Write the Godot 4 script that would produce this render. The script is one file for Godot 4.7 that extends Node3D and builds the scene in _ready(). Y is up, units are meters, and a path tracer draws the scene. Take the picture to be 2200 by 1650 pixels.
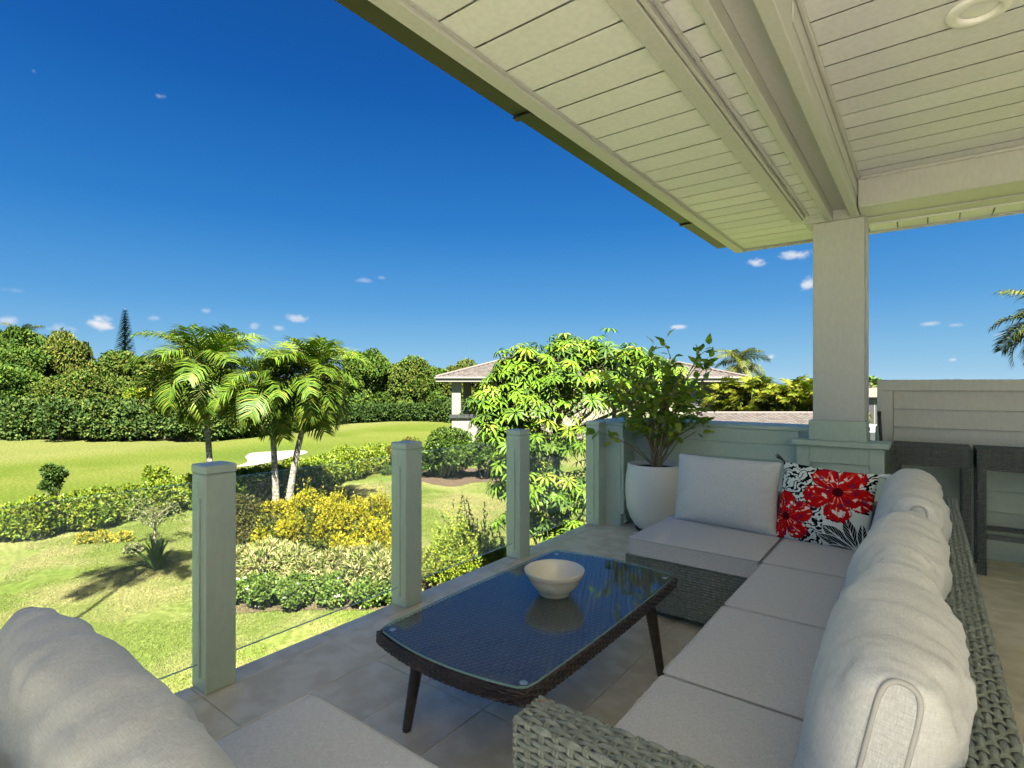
extends Node3D
# A covered upstairs deck with wicker seating, looking out over a garden and a golf course.

const EYE := 1.24
const GROUND := -3.0
const EXPOSURE := 8.8
const LEAF_TONE := 0.41
const SUN_HEIGHT := 0.925   # 53 degrees
const CLOUDS := [[-74.15, 4.97, 1.12, 0.85, 1.00], [-79.96, 4.86, 0.79, 0.64, 0.60], [-76.85, 4.49, 1.16, 0.45, 0.50], [-58.54, 6.33, 1.18, 0.63, 0.60],
	[-60.21, 5.37, 0.66, 0.40, 0.50], [-62.45, 5.54, 0.56, 0.61, 0.45], [-54.42, 3.16, 0.53, 0.46, 0.50], [-20.20, 5.67, 1.07, 0.37, 0.75], [-13.07, 11.43, 0.89, 0.68, 0.85],
	[-9.71, 11.86, 1.73, 0.66, 0.80], [-8.76, 9.11, 0.83, 0.92, 0.85], [-11.86, 2.56, 0.40, 0.31, 0.90], [0.15, 5.03, 0.86, 0.27, 0.60], [1.81, 4.81, 0.65, 0.19, 0.35],
	[1.67, 2.01, 0.53, 0.23, 0.90], [-70.06, 23.87, 0.55, 0.27, 0.40], [-52.39, 10.34, 1.00, 0.36, 0.30], [-50.56, 10.69, 0.65, 0.27, 0.25], [-66.49, 6.69, 0.52, 0.34, 0.35],
	[-70.40, 5.77, 0.55, 0.32, 0.30], [-78.40, 23.34, 0.17, 0.15, 0.40], [4.64, 3.85, 0.49, 0.22, 0.40], [-10.48, 0.26, 1.17, 0.35, 0.30], [-79.49, 7.21, 1.07, 0.28, 0.15], [-4.08, 0.57, 0.34, 0.37, 0.70]]
var M := {}
var names := {}
var meshes := {}
var rng := RandomNumberGenerator.new()


# ------------------------------------------------------------------ small helpers
func lin(r: float, g: float, b: float) -> Color:
	return Color(r, g, b).linear_to_srgb()


func rr(a: float, b: float) -> float:
	return rng.randf_range(a, b)


func numbered(n: String) -> String:
	if not names.has(n):
		names[n] = 0
		return n
	names[n] += 1
	return "%s_%03d" % [n, names[n]]


func tag(o: Node, label: String, category: String, group := "") -> void:
	o.set_meta("label", label)
	o.set_meta("category", category)
	if group != "":
		o.set_meta("group", group)


func thing(called: String, label: String, category: String, at := Vector3.ZERO, turn := 0.0, group := "") -> Node3D:
	var o := Node3D.new()
	o.name = numbered(called)
	o.position = at
	o.rotation.y = turn
	add_child(o)
	tag(o, label, category, group)
	return o


func put(mesh: Mesh, called: String, mat: Material, parent: Node = null, at := Transform3D.IDENTITY) -> MeshInstance3D:
	var o := MeshInstance3D.new()
	o.mesh = mesh
	o.material_override = mat
	o.transform = at
	if parent == null:
		o.name = numbered(called)
		add_child(o)
	else:
		o.name = called
		parent.add_child(o, true)
	return o


func place(p: Vector3, turn := Vector3.ZERO) -> Transform3D:
	return Transform3D(Basis.from_euler(turn), p)


# a box with chamfered edges, centred; shared between equal sizes
func cbox(s: Vector3, bevel := 0.004) -> ArrayMesh:
	var key := "%.4f %.4f %.4f %.4f" % [s.x, s.y, s.z, bevel]
	if meshes.has(key):
		return meshes[key]
	var st := SurfaceTool.new()
	st.begin(Mesh.PRIMITIVE_TRIANGLES)
	add_cbox(st, s, Transform3D.IDENTITY, bevel)
	meshes[key] = st.commit()
	return meshes[key]


func tri(st: SurfaceTool, a: Vector3, b: Vector3, c: Vector3, out: Vector3) -> void:
	var n := (b - a).cross(c - a)
	if n.dot(out) > 0.0:
		var t := b
		b = c
		c = t
	n = -(b - a).cross(c - a).normalized()
	for p in [a, b, c]:
		st.set_normal(n)
		st.add_vertex(p)


func quad(st: SurfaceTool, a: Vector3, b: Vector3, c: Vector3, d: Vector3, out: Vector3) -> void:
	tri(st, a, b, c, out)
	tri(st, a, c, d, out)


func add_cbox(st: SurfaceTool, s: Vector3, t: Transform3D, bevel := 0.004) -> void:
	var h := s * 0.5
	var e := minf(bevel, minf(h.x, minf(h.y, h.z)) * 0.45)
	# p(axis, signs): the corner vertex lying on the face across that axis
	var p := func(axis: int, sx: int, sy: int, sz: int) -> Vector3:
		var v := Vector3(h.x - e, h.y - e, h.z - e)
		v[axis] = h[axis]
		return t * Vector3(v.x * sx, v.y * sy, v.z * sz)
	var o := t.basis
	for sx in [-1, 1]:
		quad(st, p.call(0, sx, -1, -1), p.call(0, sx, 1, -1), p.call(0, sx, 1, 1), p.call(0, sx, -1, 1), o * Vector3(sx, 0, 0))
		quad(st, p.call(1, -1, sx, -1), p.call(1, 1, sx, -1), p.call(1, 1, sx, 1), p.call(1, -1, sx, 1), o * Vector3(0, sx, 0))
		quad(st, p.call(2, -1, -1, sx), p.call(2, 1, -1, sx), p.call(2, 1, 1, sx), p.call(2, -1, 1, sx), o * Vector3(0, 0, sx))
		for sy in [-1, 1]:
			quad(st, p.call(0, sx, sy, -1), p.call(1, sx, sy, -1), p.call(1, sx, sy, 1), p.call(0, sx, sy, 1), o * Vector3(sx, sy, 0))
			quad(st, p.call(0, sx, -1, sy), p.call(2, sx, -1, sy), p.call(2, sx, 1, sy), p.call(0, sx, 1, sy), o * Vector3(sx, 0, sy))
			quad(st, p.call(1, -1, sx, sy), p.call(2, -1, sx, sy), p.call(2, 1, sx, sy), p.call(1, 1, sx, sy), o * Vector3(0, sx, sy))
			for sz in [-1, 1]:
				tri(st, p.call(0, sx, sy, sz), p.call(1, sx, sy, sz), p.call(2, sx, sy, sz), o * Vector3(sx, sy, sz))


# a box given by its two corners, as a part
func slab(called: String, a: Vector3, b: Vector3, mat: Material, parent: Node = null, bevel := 0.004) -> MeshInstance3D:
	return put(cbox((b - a).abs(), bevel), called, mat, parent, place((a + b) * 0.5))


func begin() -> SurfaceTool:
	var st := SurfaceTool.new()
	st.begin(Mesh.PRIMITIVE_TRIANGLES)
	return st


# a tube along points with a radius at each
func add_tube(st: SurfaceTool, pts: Array, radii: Array, sides := 6, color := Color.WHITE) -> void:
	var rings := []
	var side := Vector3.ZERO
	for i in pts.size():
		var dir: Vector3 = (pts[mini(i + 1, pts.size() - 1)] - pts[maxi(i - 1, 0)]).normalized()
		if side == Vector3.ZERO:
			side = dir.cross(Vector3.UP if absf(dir.y) < 0.9 else Vector3.RIGHT).normalized()
		side = (side - dir * side.dot(dir)).normalized()
		var up := dir.cross(side)
		var ring := []
		for k in sides:
			var a := TAU * k / sides
			ring.append([side * cos(a) + up * sin(a), pts[i]])
		rings.append(ring)
	for i in pts.size() - 1:
		for k in sides:
			var n := (k + 1) % sides
			var v := [[rings[i][k], radii[i]], [rings[i + 1][k], radii[i + 1]], [rings[i + 1][n], radii[i + 1]], [rings[i][n], radii[i]]]
			for q in [0, 1, 2, 0, 2, 3]:
				st.set_color(color)
				st.set_normal(v[q][0][0])
				st.add_vertex(v[q][0][1] + v[q][0][0] * v[q][1])
	for e in [0, pts.size() - 1]:
		var dir: Vector3 = (pts[e] - pts[1 if e == 0 else e - 1]).normalized()
		for k in range(1, sides - 1):
			st.set_color(color)
			tri(st, pts[e] + rings[e][0][0] * radii[e], pts[e] + rings[e][k][0] * radii[e], pts[e] + rings[e][k + 1][0] * radii[e], dir)


# a lathed shape: profile of (radius, height) from bottom to top, smooth
func lathe(profile: Array, sides := 40) -> ArrayMesh:
	var st := begin()
	for i in profile.size() - 1:
		for k in sides:
			var v := []
			for q in [[i, k], [i, k + 1], [i + 1, k + 1], [i + 1, k]]:
				var a: float = TAU * q[1] / sides
				v.append(Vector3(profile[q[0]].x * cos(a), profile[q[0]].y, profile[q[0]].x * sin(a)))
			for q in [0, 1, 2, 0, 2, 3]:
				st.set_smooth_group(0)
				st.add_vertex(v[q])
	st.index()
	st.generate_normals()
	return st.commit()


# ------------------------------------------------------------------ textures and materials
func noise(seed_: int, freq: float, octaves := 4, kind := FastNoiseLite.TYPE_SIMPLEX_SMOOTH) -> FastNoiseLite:
	var n := FastNoiseLite.new()
	n.seed = seed_
	n.frequency = freq
	n.noise_type = kind
	n.fractal_octaves = octaves
	return n


# a seamless image of side w: f(u, v) gives a Color; noise is taken on a torus through get_seamless images
func noise_image(w: int, seed_: int, freq: float, octaves := 4, hgt := 0) -> Image:
	return noise(seed_, freq, octaves).get_seamless_image(w, hgt if hgt else w)


func ramp_texture(im: Image, dark: Color, light: Color, lo := 0.2, hi := 0.8) -> ImageTexture:
	var w := im.get_width()
	var h := im.get_height()
	im.convert(Image.FORMAT_L8)
	var src := im.get_data()
	var out := PackedByteArray()
	out.resize(w * h * 3)
	for i in w * h:
		var c := dark.lerp(light, clampf((src[i] / 255.0 - lo) / (hi - lo), 0, 1))
		out[i * 3] = int(clampf(c.r, 0, 1) * 255.0)
		out[i * 3 + 1] = int(clampf(c.g, 0, 1) * 255.0)
		out[i * 3 + 2] = int(clampf(c.b, 0, 1) * 255.0)
	return ImageTexture.create_from_image(Image.create_from_data(w, h, false, Image.FORMAT_RGB8, out))


func grey_texture(im: Image) -> ImageTexture:
	im.convert(Image.FORMAT_L8)
	return ImageTexture.create_from_image(im)


func mat(called: String, c: Color, rough := 0.6, spec := 0.5) -> StandardMaterial3D:
	var m := StandardMaterial3D.new()
	m.resource_name = called
	m.albedo_color = c
	m.roughness = rough
	m.metallic_specular = spec
	M[called] = m
	return m


func tri_tex(m: StandardMaterial3D, albedo: Texture2D, scale: Vector3, world := true, bump: Texture2D = null, bump_cm := 0.1) -> void:
	m.uv1_triplanar = true
	m.uv1_world_triplanar = world
	m.uv1_scale = scale
	if albedo:
		m.albedo_texture = albedo
	if bump:
		m.heightmap_enabled = true
		m.heightmap_texture = bump
		m.heightmap_scale = bump_cm


func leafy(called: String, back: Color, rough := 0.45, spec := 0.4) -> StandardMaterial3D:
	var m := mat(called, lin(LEAF_TONE, LEAF_TONE, LEAF_TONE), rough, spec)
	m.vertex_color_use_as_albedo = true
	m.cull_mode = BaseMaterial3D.CULL_DISABLED
	m.backlight_enabled = true
	m.backlight = back
	return m


func make_materials() -> void:
	# paint with the faint grain of brushed board
	var grain := Image.create(256, 256, false, Image.FORMAT_L8)
	var gn := noise_image(256, 11, 0.02, 3)
	gn.resize(256, 16, Image.INTERPOLATE_BILINEAR)
	gn.resize(256, 256, Image.INTERPOLATE_BILINEAR)
	grain.blit_rect(gn, Rect2i(0, 0, 256, 256), Vector2i.ZERO)
	var fine := noise_image(256, 5, 0.05, 4)
	var mott := noise_image(256, 7, 0.012, 5)
	var grain_t := grey_texture(noise_image(256, 21, 0.08, 2))
	for p in [["paint_sage", Color(0.50, 0.585, 0.495)], ["paint_cream", Color(0.57, 0.57, 0.545)], ["paint_white", Color(0.78, 0.78, 0.74)], ["paint_wall", Color(0.72, 0.70, 0.63)]]:
		var m := mat(p[0], Color.WHITE, 0.5, 0.4)
		var c: Color = p[1]
		tri_tex(m, ramp_texture(fine.duplicate(), lin(c.r * 0.965, c.g * 0.965, c.b * 0.96), lin(c.r * 1.03, c.g * 1.03, c.b * 1.03)), Vector3(2.6, 0.9, 2.6), true, grain_t, 0.008)
	# ceiling boards: sawn grain showing through the paint, running across the boards' faces
	var saw := noise_image(512, 31, 0.03, 3)
	saw.resize(512, 24, Image.INTERPOLATE_BILINEAR)
	saw.resize(512, 512, Image.INTERPOLATE_BILINEAR)
	for k in 3:
		var t: float = [1.0, 0.965, 1.025][k]
		var m := mat("ceiling_paint_%d" % k, Color.WHITE, 0.55, 0.35)
		tri_tex(m, ramp_texture(fine.duplicate(), lin(0.77 * t, 0.77 * t, 0.78 * t), lin(0.825 * t, 0.825 * t, 0.835 * t)), Vector3(2.1, 2.1, 2.1), true, grey_texture(saw.duplicate()), 0.04)
	mat("shadow_gap", lin(0.10, 0.10, 0.09), 0.8)
	mat("gutter_bronze", lin(0.020, 0.024, 0.018), 0.45)
	mat("black_metal", lin(0.012, 0.012, 0.013), 0.4)
	mat("light_trim", lin(0.88, 0.87, 0.84), 0.3)
	mat("lens", lin(0.85, 0.85, 0.82), 0.12)
	# porcelain floor tile, four tones
	var tile_n := noise_image(512, 41, 0.008, 6)
	for k in 4:
		var t: float = [1.0, 0.95, 1.045, 0.98][k]
		var m := mat("tile_%d" % k, Color.WHITE, 0.34, 0.5)
		tri_tex(m, ramp_texture(tile_n.duplicate(), lin(0.68 * t, 0.59 * t, 0.41 * t), lin(0.80 * t, 0.72 * t, 0.545 * t), 0.3, 0.72), Vector3(1.3, 1.3, 1.3), true, grey_texture(fine.duplicate()), 0.015)
		m.uv1_offset = Vector3(k * 0.27, k * 0.41, k * 0.13)
	mat("bounce_paving", lin(0.60, 0.575, 0.53), 0.8)  # pale so the added terrace throws sunlight up under the roof
	mat("grout", lin(0.17, 0.155, 0.125), 0.9)
	# woven outdoor cloth: slubby threads both ways
	var wv := Image.create(256, 256, false, Image.FORMAT_L8)
	var hg := Image.create(256, 256, false, Image.FORMAT_L8)
	rng.seed = 9
	var slub_a := noise(3, 0.09, 2)
	var slub_b := noise(4, 0.09, 2)
	for y in 256:
		for x in 256:
			var warp := (x / 2) % 2 == (y / 2) % 2
			var s := slub_a.get_noise_2d(x * 0.22, y * 2.5) if warp else slub_b.get_noise_2d(x * 2.5, y * 0.22)
			wv.set_pixel(x, y, Color.from_hsv(0, 0, clampf(0.5 + 0.62 * s + rr(-0.1, 0.1), 0, 1)))
			hg.set_pixel(x, y, Color.from_hsv(0, 0, clampf(0.45 + 0.3 * s + (0.2 if warp else 0.0), 0, 1)))
	for p in [["cloth", Color(0.64, 0.645, 0.63)], ["cloth_seat", Color(0.575, 0.57, 0.55)]]:
		var m := mat(p[0], Color.WHITE, 0.9, 0.25)
		var c: Color = p[1]
		tri_tex(m, ramp_texture(wv.duplicate(), lin(c.r * 0.74, c.g * 0.74, c.b * 0.74), lin(c.r * 1.17, c.g * 1.17, c.b * 1.17), 0.1, 0.9), Vector3(8.5, 8.5, 8.5), false, grey_texture(hg.duplicate()), 0.05)
		m.rim_enabled = true
		m.rim = 0.25
	mat("piping_cloth", lin(0.47, 0.465, 0.445), 0.9, 0.25)
	# synthetic wicker
	for p in [["wicker_grey", Color(0.20, 0.225, 0.195), 0.42], ["wicker_dark", Color(0.095, 0.105, 0.10), 0.45], ["wicker_brown", Color(0.066, 0.047, 0.036), 0.32]]:
		var m := mat(p[0], Color.WHITE, p[2], 0.5)
		var c: Color = p[1]
		tri_tex(m, ramp_texture(noise_image(256, 61, 0.03, 4), lin(c.r * 0.72, c.g * 0.72, c.b * 0.7), lin(c.r * 1.35, c.g * 1.35, c.b * 1.35)), Vector3(5, 5, 5), false)
	var glass := mat("railing_glass", Color(0.80, 0.93, 0.88, 0.05), 0.02, 0.5)
	glass.transparency = BaseMaterial3D.TRANSPARENCY_ALPHA
	var top := mat("table_glass", Color(0.55, 0.75, 0.70, 0.04), 0.02, 0.38)
	top.transparency = BaseMaterial3D.TRANSPARENCY_ALPHA
	mat("glass_edge", lin(0.30, 0.45, 0.40), 0.15)
	mat("pot_white", lin(0.74, 0.735, 0.70), 0.38)
	mat("saucer", lin(0.16, 0.055, 0.03), 0.5)
	mat("soil", lin(0.035, 0.026, 0.018), 0.95)
	var bowl := mat("bowl_glaze", lin(0.71, 0.665, 0.53), 0.18)
	bowl.clearcoat_enabled = true
	bowl.clearcoat = 0.4
	mat("disc", lin(0.45, 0.55, 0.55), 0.15)
	# planting and ground
	leafy("leaf", Color(0.50, 0.62, 0.22), 0.5, 0.25)
	leafy("leaf_gloss", Color(0.45, 0.58, 0.2), 0.42, 0.28)
	leafy("leaf_potted", Color(0.75, 0.85, 0.35), 0.36, 0.4).albedo_color = Color.WHITE
	leafy("leaf_far", Color(0.4, 0.5, 0.18), 0.6, 0.15)
	leafy("petal", Color(0.4, 0.4, 0.35), 0.6, 0.3)
	var bark := mat("bark", Color.WHITE, 0.9, 0.2)
	tri_tex(bark, ramp_texture(noise_image(256, 71, 0.03, 4), lin(0.09, 0.075, 0.055), lin(0.26, 0.235, 0.195)), Vector3(2, 0.7, 2), true, grey_texture(noise_image(256, 72, 0.05, 3)), 0.6)
	var palm_bark := mat("palm_bark", Color.WHITE, 0.9, 0.2)
	var pb := noise_image(256, 73, 0.02, 3)
	for y in 256:
		var ring := 0.30 if y % 32 < 5 else 0.0
		for x in 256:
			var v := pb.get_pixel(x, y).r
			pb.set_pixel(x, y, Color(v - ring, v - ring, v - ring))
	tri_tex(palm_bark, ramp_texture(pb.duplicate(), lin(0.09, 0.08, 0.06), lin(0.31, 0.285, 0.24)), Vector3(1.5, 1.1, 1.5), true, grey_texture(pb.duplicate()), 0.8)
	var stem := mat("stem", Color.WHITE, 0.7, 0.3)
	tri_tex(stem, ramp_texture(noise_image(256, 74, 0.05, 3), lin(0.15, 0.11, 0.06), lin(0.36, 0.29, 0.17)), Vector3(9, 3, 9))
	var gtex := noise_image(1024, 81, 0.035, 5)
	var gfine := noise_image(1024, 82, 0.22, 3)
	gtex.convert(Image.FORMAT_L8)
	gfine.convert(Image.FORMAT_L8)
	gtex.blend_rect(gfine, Rect2i(0, 0, 0, 0), Vector2i.ZERO)
	var d1 := gtex.get_data()
	var d2 := gfine.get_data()
	for i in d1.size():
		d1[i] = int(clampf(d1[i] * 0.5 + d2[i] * 0.5, 0, 255))
	var gmix := Image.create_from_data(1024, 1024, false, Image.FORMAT_L8, d1)
	var grass := mat("grass", lin(0.40, 0.415, 0.43), 0.85, 0.15)
	grass.vertex_color_use_as_albedo = true
	tri_tex(grass, ramp_texture(gmix.duplicate(), Color(0.62, 0.66, 0.55), Color(1, 1, 1), 0.3, 0.7), Vector3(0.17, 0.17, 0.17), true, grey_texture(gfine.duplicate()), 2.0)
	var blade := leafy("grass_blade", Color(0.4, 0.42, 0.18), 0.6, 0.2)
	blade.vertex_color_use_as_albedo = true
	var sand := mat("sand", Color.WHITE, 0.95, 0.1)
	tri_tex(sand, ramp_texture(noise_image(256, 83, 0.03, 5), lin(0.115, 0.105, 0.085), lin(0.175, 0.162, 0.137)), Vector3(0.5, 0.5, 0.5), true, grey_texture(noise_image(256, 84, 0.06, 4)), 3.0)
	var mulch := mat("mulch", Color.WHITE, 0.95, 0.1)
	tri_tex(mulch, ramp_texture(noise_image(256, 85, 0.09, 4), lin(0.035, 0.025, 0.017), lin(0.105, 0.078, 0.054)), Vector3(0.9, 0.9, 0.9), true, grey_texture(noise_image(256, 86, 0.1, 3)), 3.0)
	# neighbours
	for k in 3:
		var c: Vector3 = [Vector3(0.075, 0.067, 0.06), Vector3(0.063, 0.056, 0.05), Vector3(0.087, 0.077, 0.07)][k]
		mat("roof_tile_%d" % k, lin(c.x, c.y, c.z), 0.85, 0.2)
	mat("house_cream", lin(0.132, 0.121, 0.085), 0.8)
	mat("house_trim", lin(0.128, 0.121, 0.102), 0.7)
	mat("dark_opening", lin(0.03, 0.032, 0.035), 0.25)
	mat("concrete", lin(0.16, 0.15, 0.135), 0.85)
	mat("van_white", lin(0.34, 0.36, 0.355), 0.25)
	mat("tan_roof", lin(0.085, 0.066, 0.048), 0.85)


# ------------------------------------------------------------------ sky
func sky_panorama() -> ImageTexture:
	# clear-sky brightness after the CIE formula: the blue deepens with height and the air glows towards the sun
	var lw := 512
	var lh := 256
	var sun := Vector3(0.75 * cos(SUN_HEIGHT), sin(SUN_HEIGHT), 0.66 * cos(SUN_HEIGHT)).normalized()
	var data := PackedFloat32Array()
	data.resize(lw * lh * 3)
	for y in lh:
		var el := 90.0 - 180.0 * (y + 0.5) / lh
		var base := sky_color(el).srgb_to_linear()
		var ce := cos(deg_to_rad(el))
		var se := sin(deg_to_rad(el))
		for x in lw:
			var b := TAU * (x + 0.5) / lw
			var chi := acos(clampf(Vector3(sin(b) * ce, se, -cos(b) * ce).dot(sun), -1, 1))
			var glow := (1.0 + 16.0 * exp(-3.0 * chi) + 0.3 * pow(cos(chi), 2.0)) / 1.14
			var white := clampf(16.0 * exp(-3.0 * chi) / 6.0, 0, 0.85)
			var grey := base.get_luminance() * 1.25
			var k := (y * lw + x) * 3
			data[k] = lerpf(base.r, grey, white) * glow
			data[k + 1] = lerpf(base.g, grey, white) * glow
			data[k + 2] = lerpf(base.b, grey, white) * glow
	var im := Image.create_from_data(lw, lh, false, Image.FORMAT_RGBF, data.to_byte_array())
	var w := 4096
	var h := 2048
	# a margin on both sides lets the picture close on itself
	var wide := Image.create(lw + 16, lh, false, Image.FORMAT_RGBF)
	wide.blit_rect(im, Rect2i(0, 0, lw, lh), Vector2i(8, 0))
	wide.blit_rect(im, Rect2i(lw - 8, 0, 8, lh), Vector2i(0, 0))
	wide.blit_rect(im, Rect2i(0, 0, 8, lh), Vector2i(lw + 8, 0))
	wide.resize(w + 128, h, Image.INTERPOLATE_CUBIC)
	im = wide.get_region(Rect2i(64, 0, w, h))
	# small fair-weather clouds: bearing (0 = -z, plus to +x), elevation, width and height in degrees, density
	var f := noise(91, 1.0, 5)
	for c in CLOUDS:
		var cx: float = c[0] / 360.0 * w
		var cy: float = (90.0 - c[1]) / 180.0 * h
		var hw: float = c[2] / 360.0 * w
		var hh: float = c[3] / 180.0 * h
		for y in range(int(cy - hh * 1.6), int(cy + hh * 1.6)):
			for x in range(int(cx - hw * 1.6), int(cx + hw * 1.6)):
				var u := (x - cx) / hw
				var v := (y - cy) / hh
				var flat := 1.0 if v < 0.0 else 2.2
				var r := sqrt(u * u + v * v * flat)
				var n := f.get_noise_3d(x * 0.06, y * 0.10, c[0] * 3.0) * 0.9 + f.get_noise_3d(x * 0.2, y * 0.3, c[0]) * 0.35
				var d := clampf((0.85 - r + n * 0.7) * 1.5, 0, 1) * float(c[4])
				d *= clampf((1.6 - maxf(absf(u), absf(v))) * 2.0, 0, 1)
				if d > 0.0:
					var xx := posmod(x, w)
					var lit := Color(0.97, 0.97, 0.98).lerp(Color(0.80, 0.83, 0.90), clampf(v * 0.7 + 0.3, 0, 1)).srgb_to_linear()
					im.set_pixel(xx, y, im.get_pixel(xx, y).lerp(lit, d))
	return ImageTexture.create_from_image(im)


func sky_color(el: float) -> Color:
	var stops := [[-90.0, Color(0.40, 0.46, 0.42)], [-0.6, Color(0.45, 0.55, 0.60)], [0.0, Color(0.68, 0.84, 0.94)], [3.0, Color(0.55, 0.77, 0.92)], [8.0, Color(0.37, 0.65, 0.89)], [16.0, Color(0.19, 0.51, 0.82)], [28.0, Color(0.08, 0.37, 0.70)], [45.0, Color(0.05, 0.27, 0.56)], [90.0, Color(0.05, 0.20, 0.44)]]
	for i in stops.size() - 1:
		if el <= stops[i + 1][0]:
			var t: float = (el - stops[i][0]) / (stops[i + 1][0] - stops[i][0])
			return stops[i][1].lerp(stops[i + 1][1], clampf(t, 0, 1))
	return stops[-1][1]


# ------------------------------------------------------------------ shapes of the furniture
# a stuffed cushion: x across, y up, z through; g = half thickness at the edge, t in the middle
func pillow(w: float, h: float, g: float, t: float, r: float, soft: float, pinch: float, seed_: int, wr := 0.006, n := 34) -> ArrayMesh:
	var st := begin()
	var f := noise(seed_, 1.0, 3)
	var hw := w * 0.5
	var hh := h * 0.5
	var grid := []
	for j in n + 1:
		var row := []
		for i in n + 1:
			# closer steps near the edges
			var u := sin((2.0 * i / n - 1.0) * PI * 0.5)
			var v := sin((2.0 * j / n - 1.0) * PI * 0.5)
			row.append([u, v])
		grid.append(row)
	for side in [1.0, -1.0]:
		var P := []
		for j in n + 1:
			var row := []
			for i in n + 1:
				var u: float = grid[j][i][0]
				var v: float = grid[j][i][1]
				var q := pillow_edge(u, v, hw, hh, r, pinch)
				var full := pow(maxf((1.0 - pow(absf(u), 2.4)) * (1.0 - pow(absf(v), 2.4)), 0.0), soft)
				var edge := clampf((1.0 - maxf(absf(u), absf(v))) * 9.0, 0, 1)
				# gathers run in from the seams; broad dents cross the middle
				var gather := f.get_noise_2d(q.x * 30.0, q.y * 5.0 + side * 9.0) * pow(absf(v), 3.0) + f.get_noise_2d(q.x * 5.0 + 40.0, q.y * 30.0 + side * 9.0) * pow(absf(u), 3.0)
				var dent := f.get_noise_2d(q.x * 7.0 + 80.0, q.y * 7.0 + side * 20.0)
				var z := g + (t - g) * full + edge * wr * (1.6 * gather + 1.1 * dent)
				row.append(Vector3(q.x, q.y, z * side))
			P.append(row)
		for j in n:
			for i in n:
				var a := [[j, i], [j, i + 1], [j + 1, i + 1], [j, i], [j + 1, i + 1], [j + 1, i]]
				if side > 0:
					a.reverse()
				for k in a:
					st.set_smooth_group(0)
					st.set_uv(Vector2(grid[k[0]][k[1]][0] * 0.5 + 0.5, 0.5 - grid[k[0]][k[1]][1] * 0.5))
					st.add_vertex(P[k[0]][k[1]])
	if g > 0.001:
		var loop := pillow_loop(w, h, r, pinch, 120)
		for i in loop.size():
			var a: Vector2 = loop[i]
			var b: Vector2 = loop[(i + 1) % loop.size()]
			var v := [Vector3(a.x, a.y, g), Vector3(b.x, b.y, g), Vector3(b.x, b.y, -g), Vector3(a.x, a.y, -g)]
			for k in [0, 1, 2, 0, 2, 3]:
				st.set_smooth_group(1)
				st.set_uv(Vector2(0.02, 0.02))
				st.add_vertex(v[k])
	st.index()
	st.generate_normals()
	return st.commit()


func pillow_edge(u: float, v: float, hw: float, hh: float, r: float, pinch: float) -> Vector2:
	var p := Vector2(u * hw, v * hh)
	var core := Vector2(clampf(p.x, -(hw - r), hw - r), clampf(p.y, -(hh - r), hh - r))
	var d := p - core
	if d.x != 0.0 and d.y != 0.0:
		d *= maxf(absf(d.x), absf(d.y)) / d.length()
	p = core + d
	p.x *= 1.0 - pinch * (1.0 - v * v) * u * u
	p.y *= 1.0 - pinch * (1.0 - u * u) * v * v
	return p


func pillow_loop(w: float, h: float, r: float, pinch: float, n: int) -> Array:
	var out := []
	for i in n:
		var s := 4.0 * i / n
		var e := s - floorf(s)
		var t := sin((2.0 * e - 1.0) * PI * 0.5)
		var uv: Vector2 = [Vector2(t, -1), Vector2(1, t), Vector2(-t, 1), Vector2(-1, -t)][int(s)]
		out.append(pillow_edge(uv.x, uv.y, w * 0.5, h * 0.5, r, pinch))
	return out


# a back cushion: rounded over top and bottom, with a narrow sewn panel at each end
func end_thick(v: float, fu := 0.0) -> float:
	return pow(maxf(1.0 - pow(absf(v), lerpf(16.0, 4.0, minf(1.0, fu * 1.6))), 0.0), 0.5)


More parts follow.
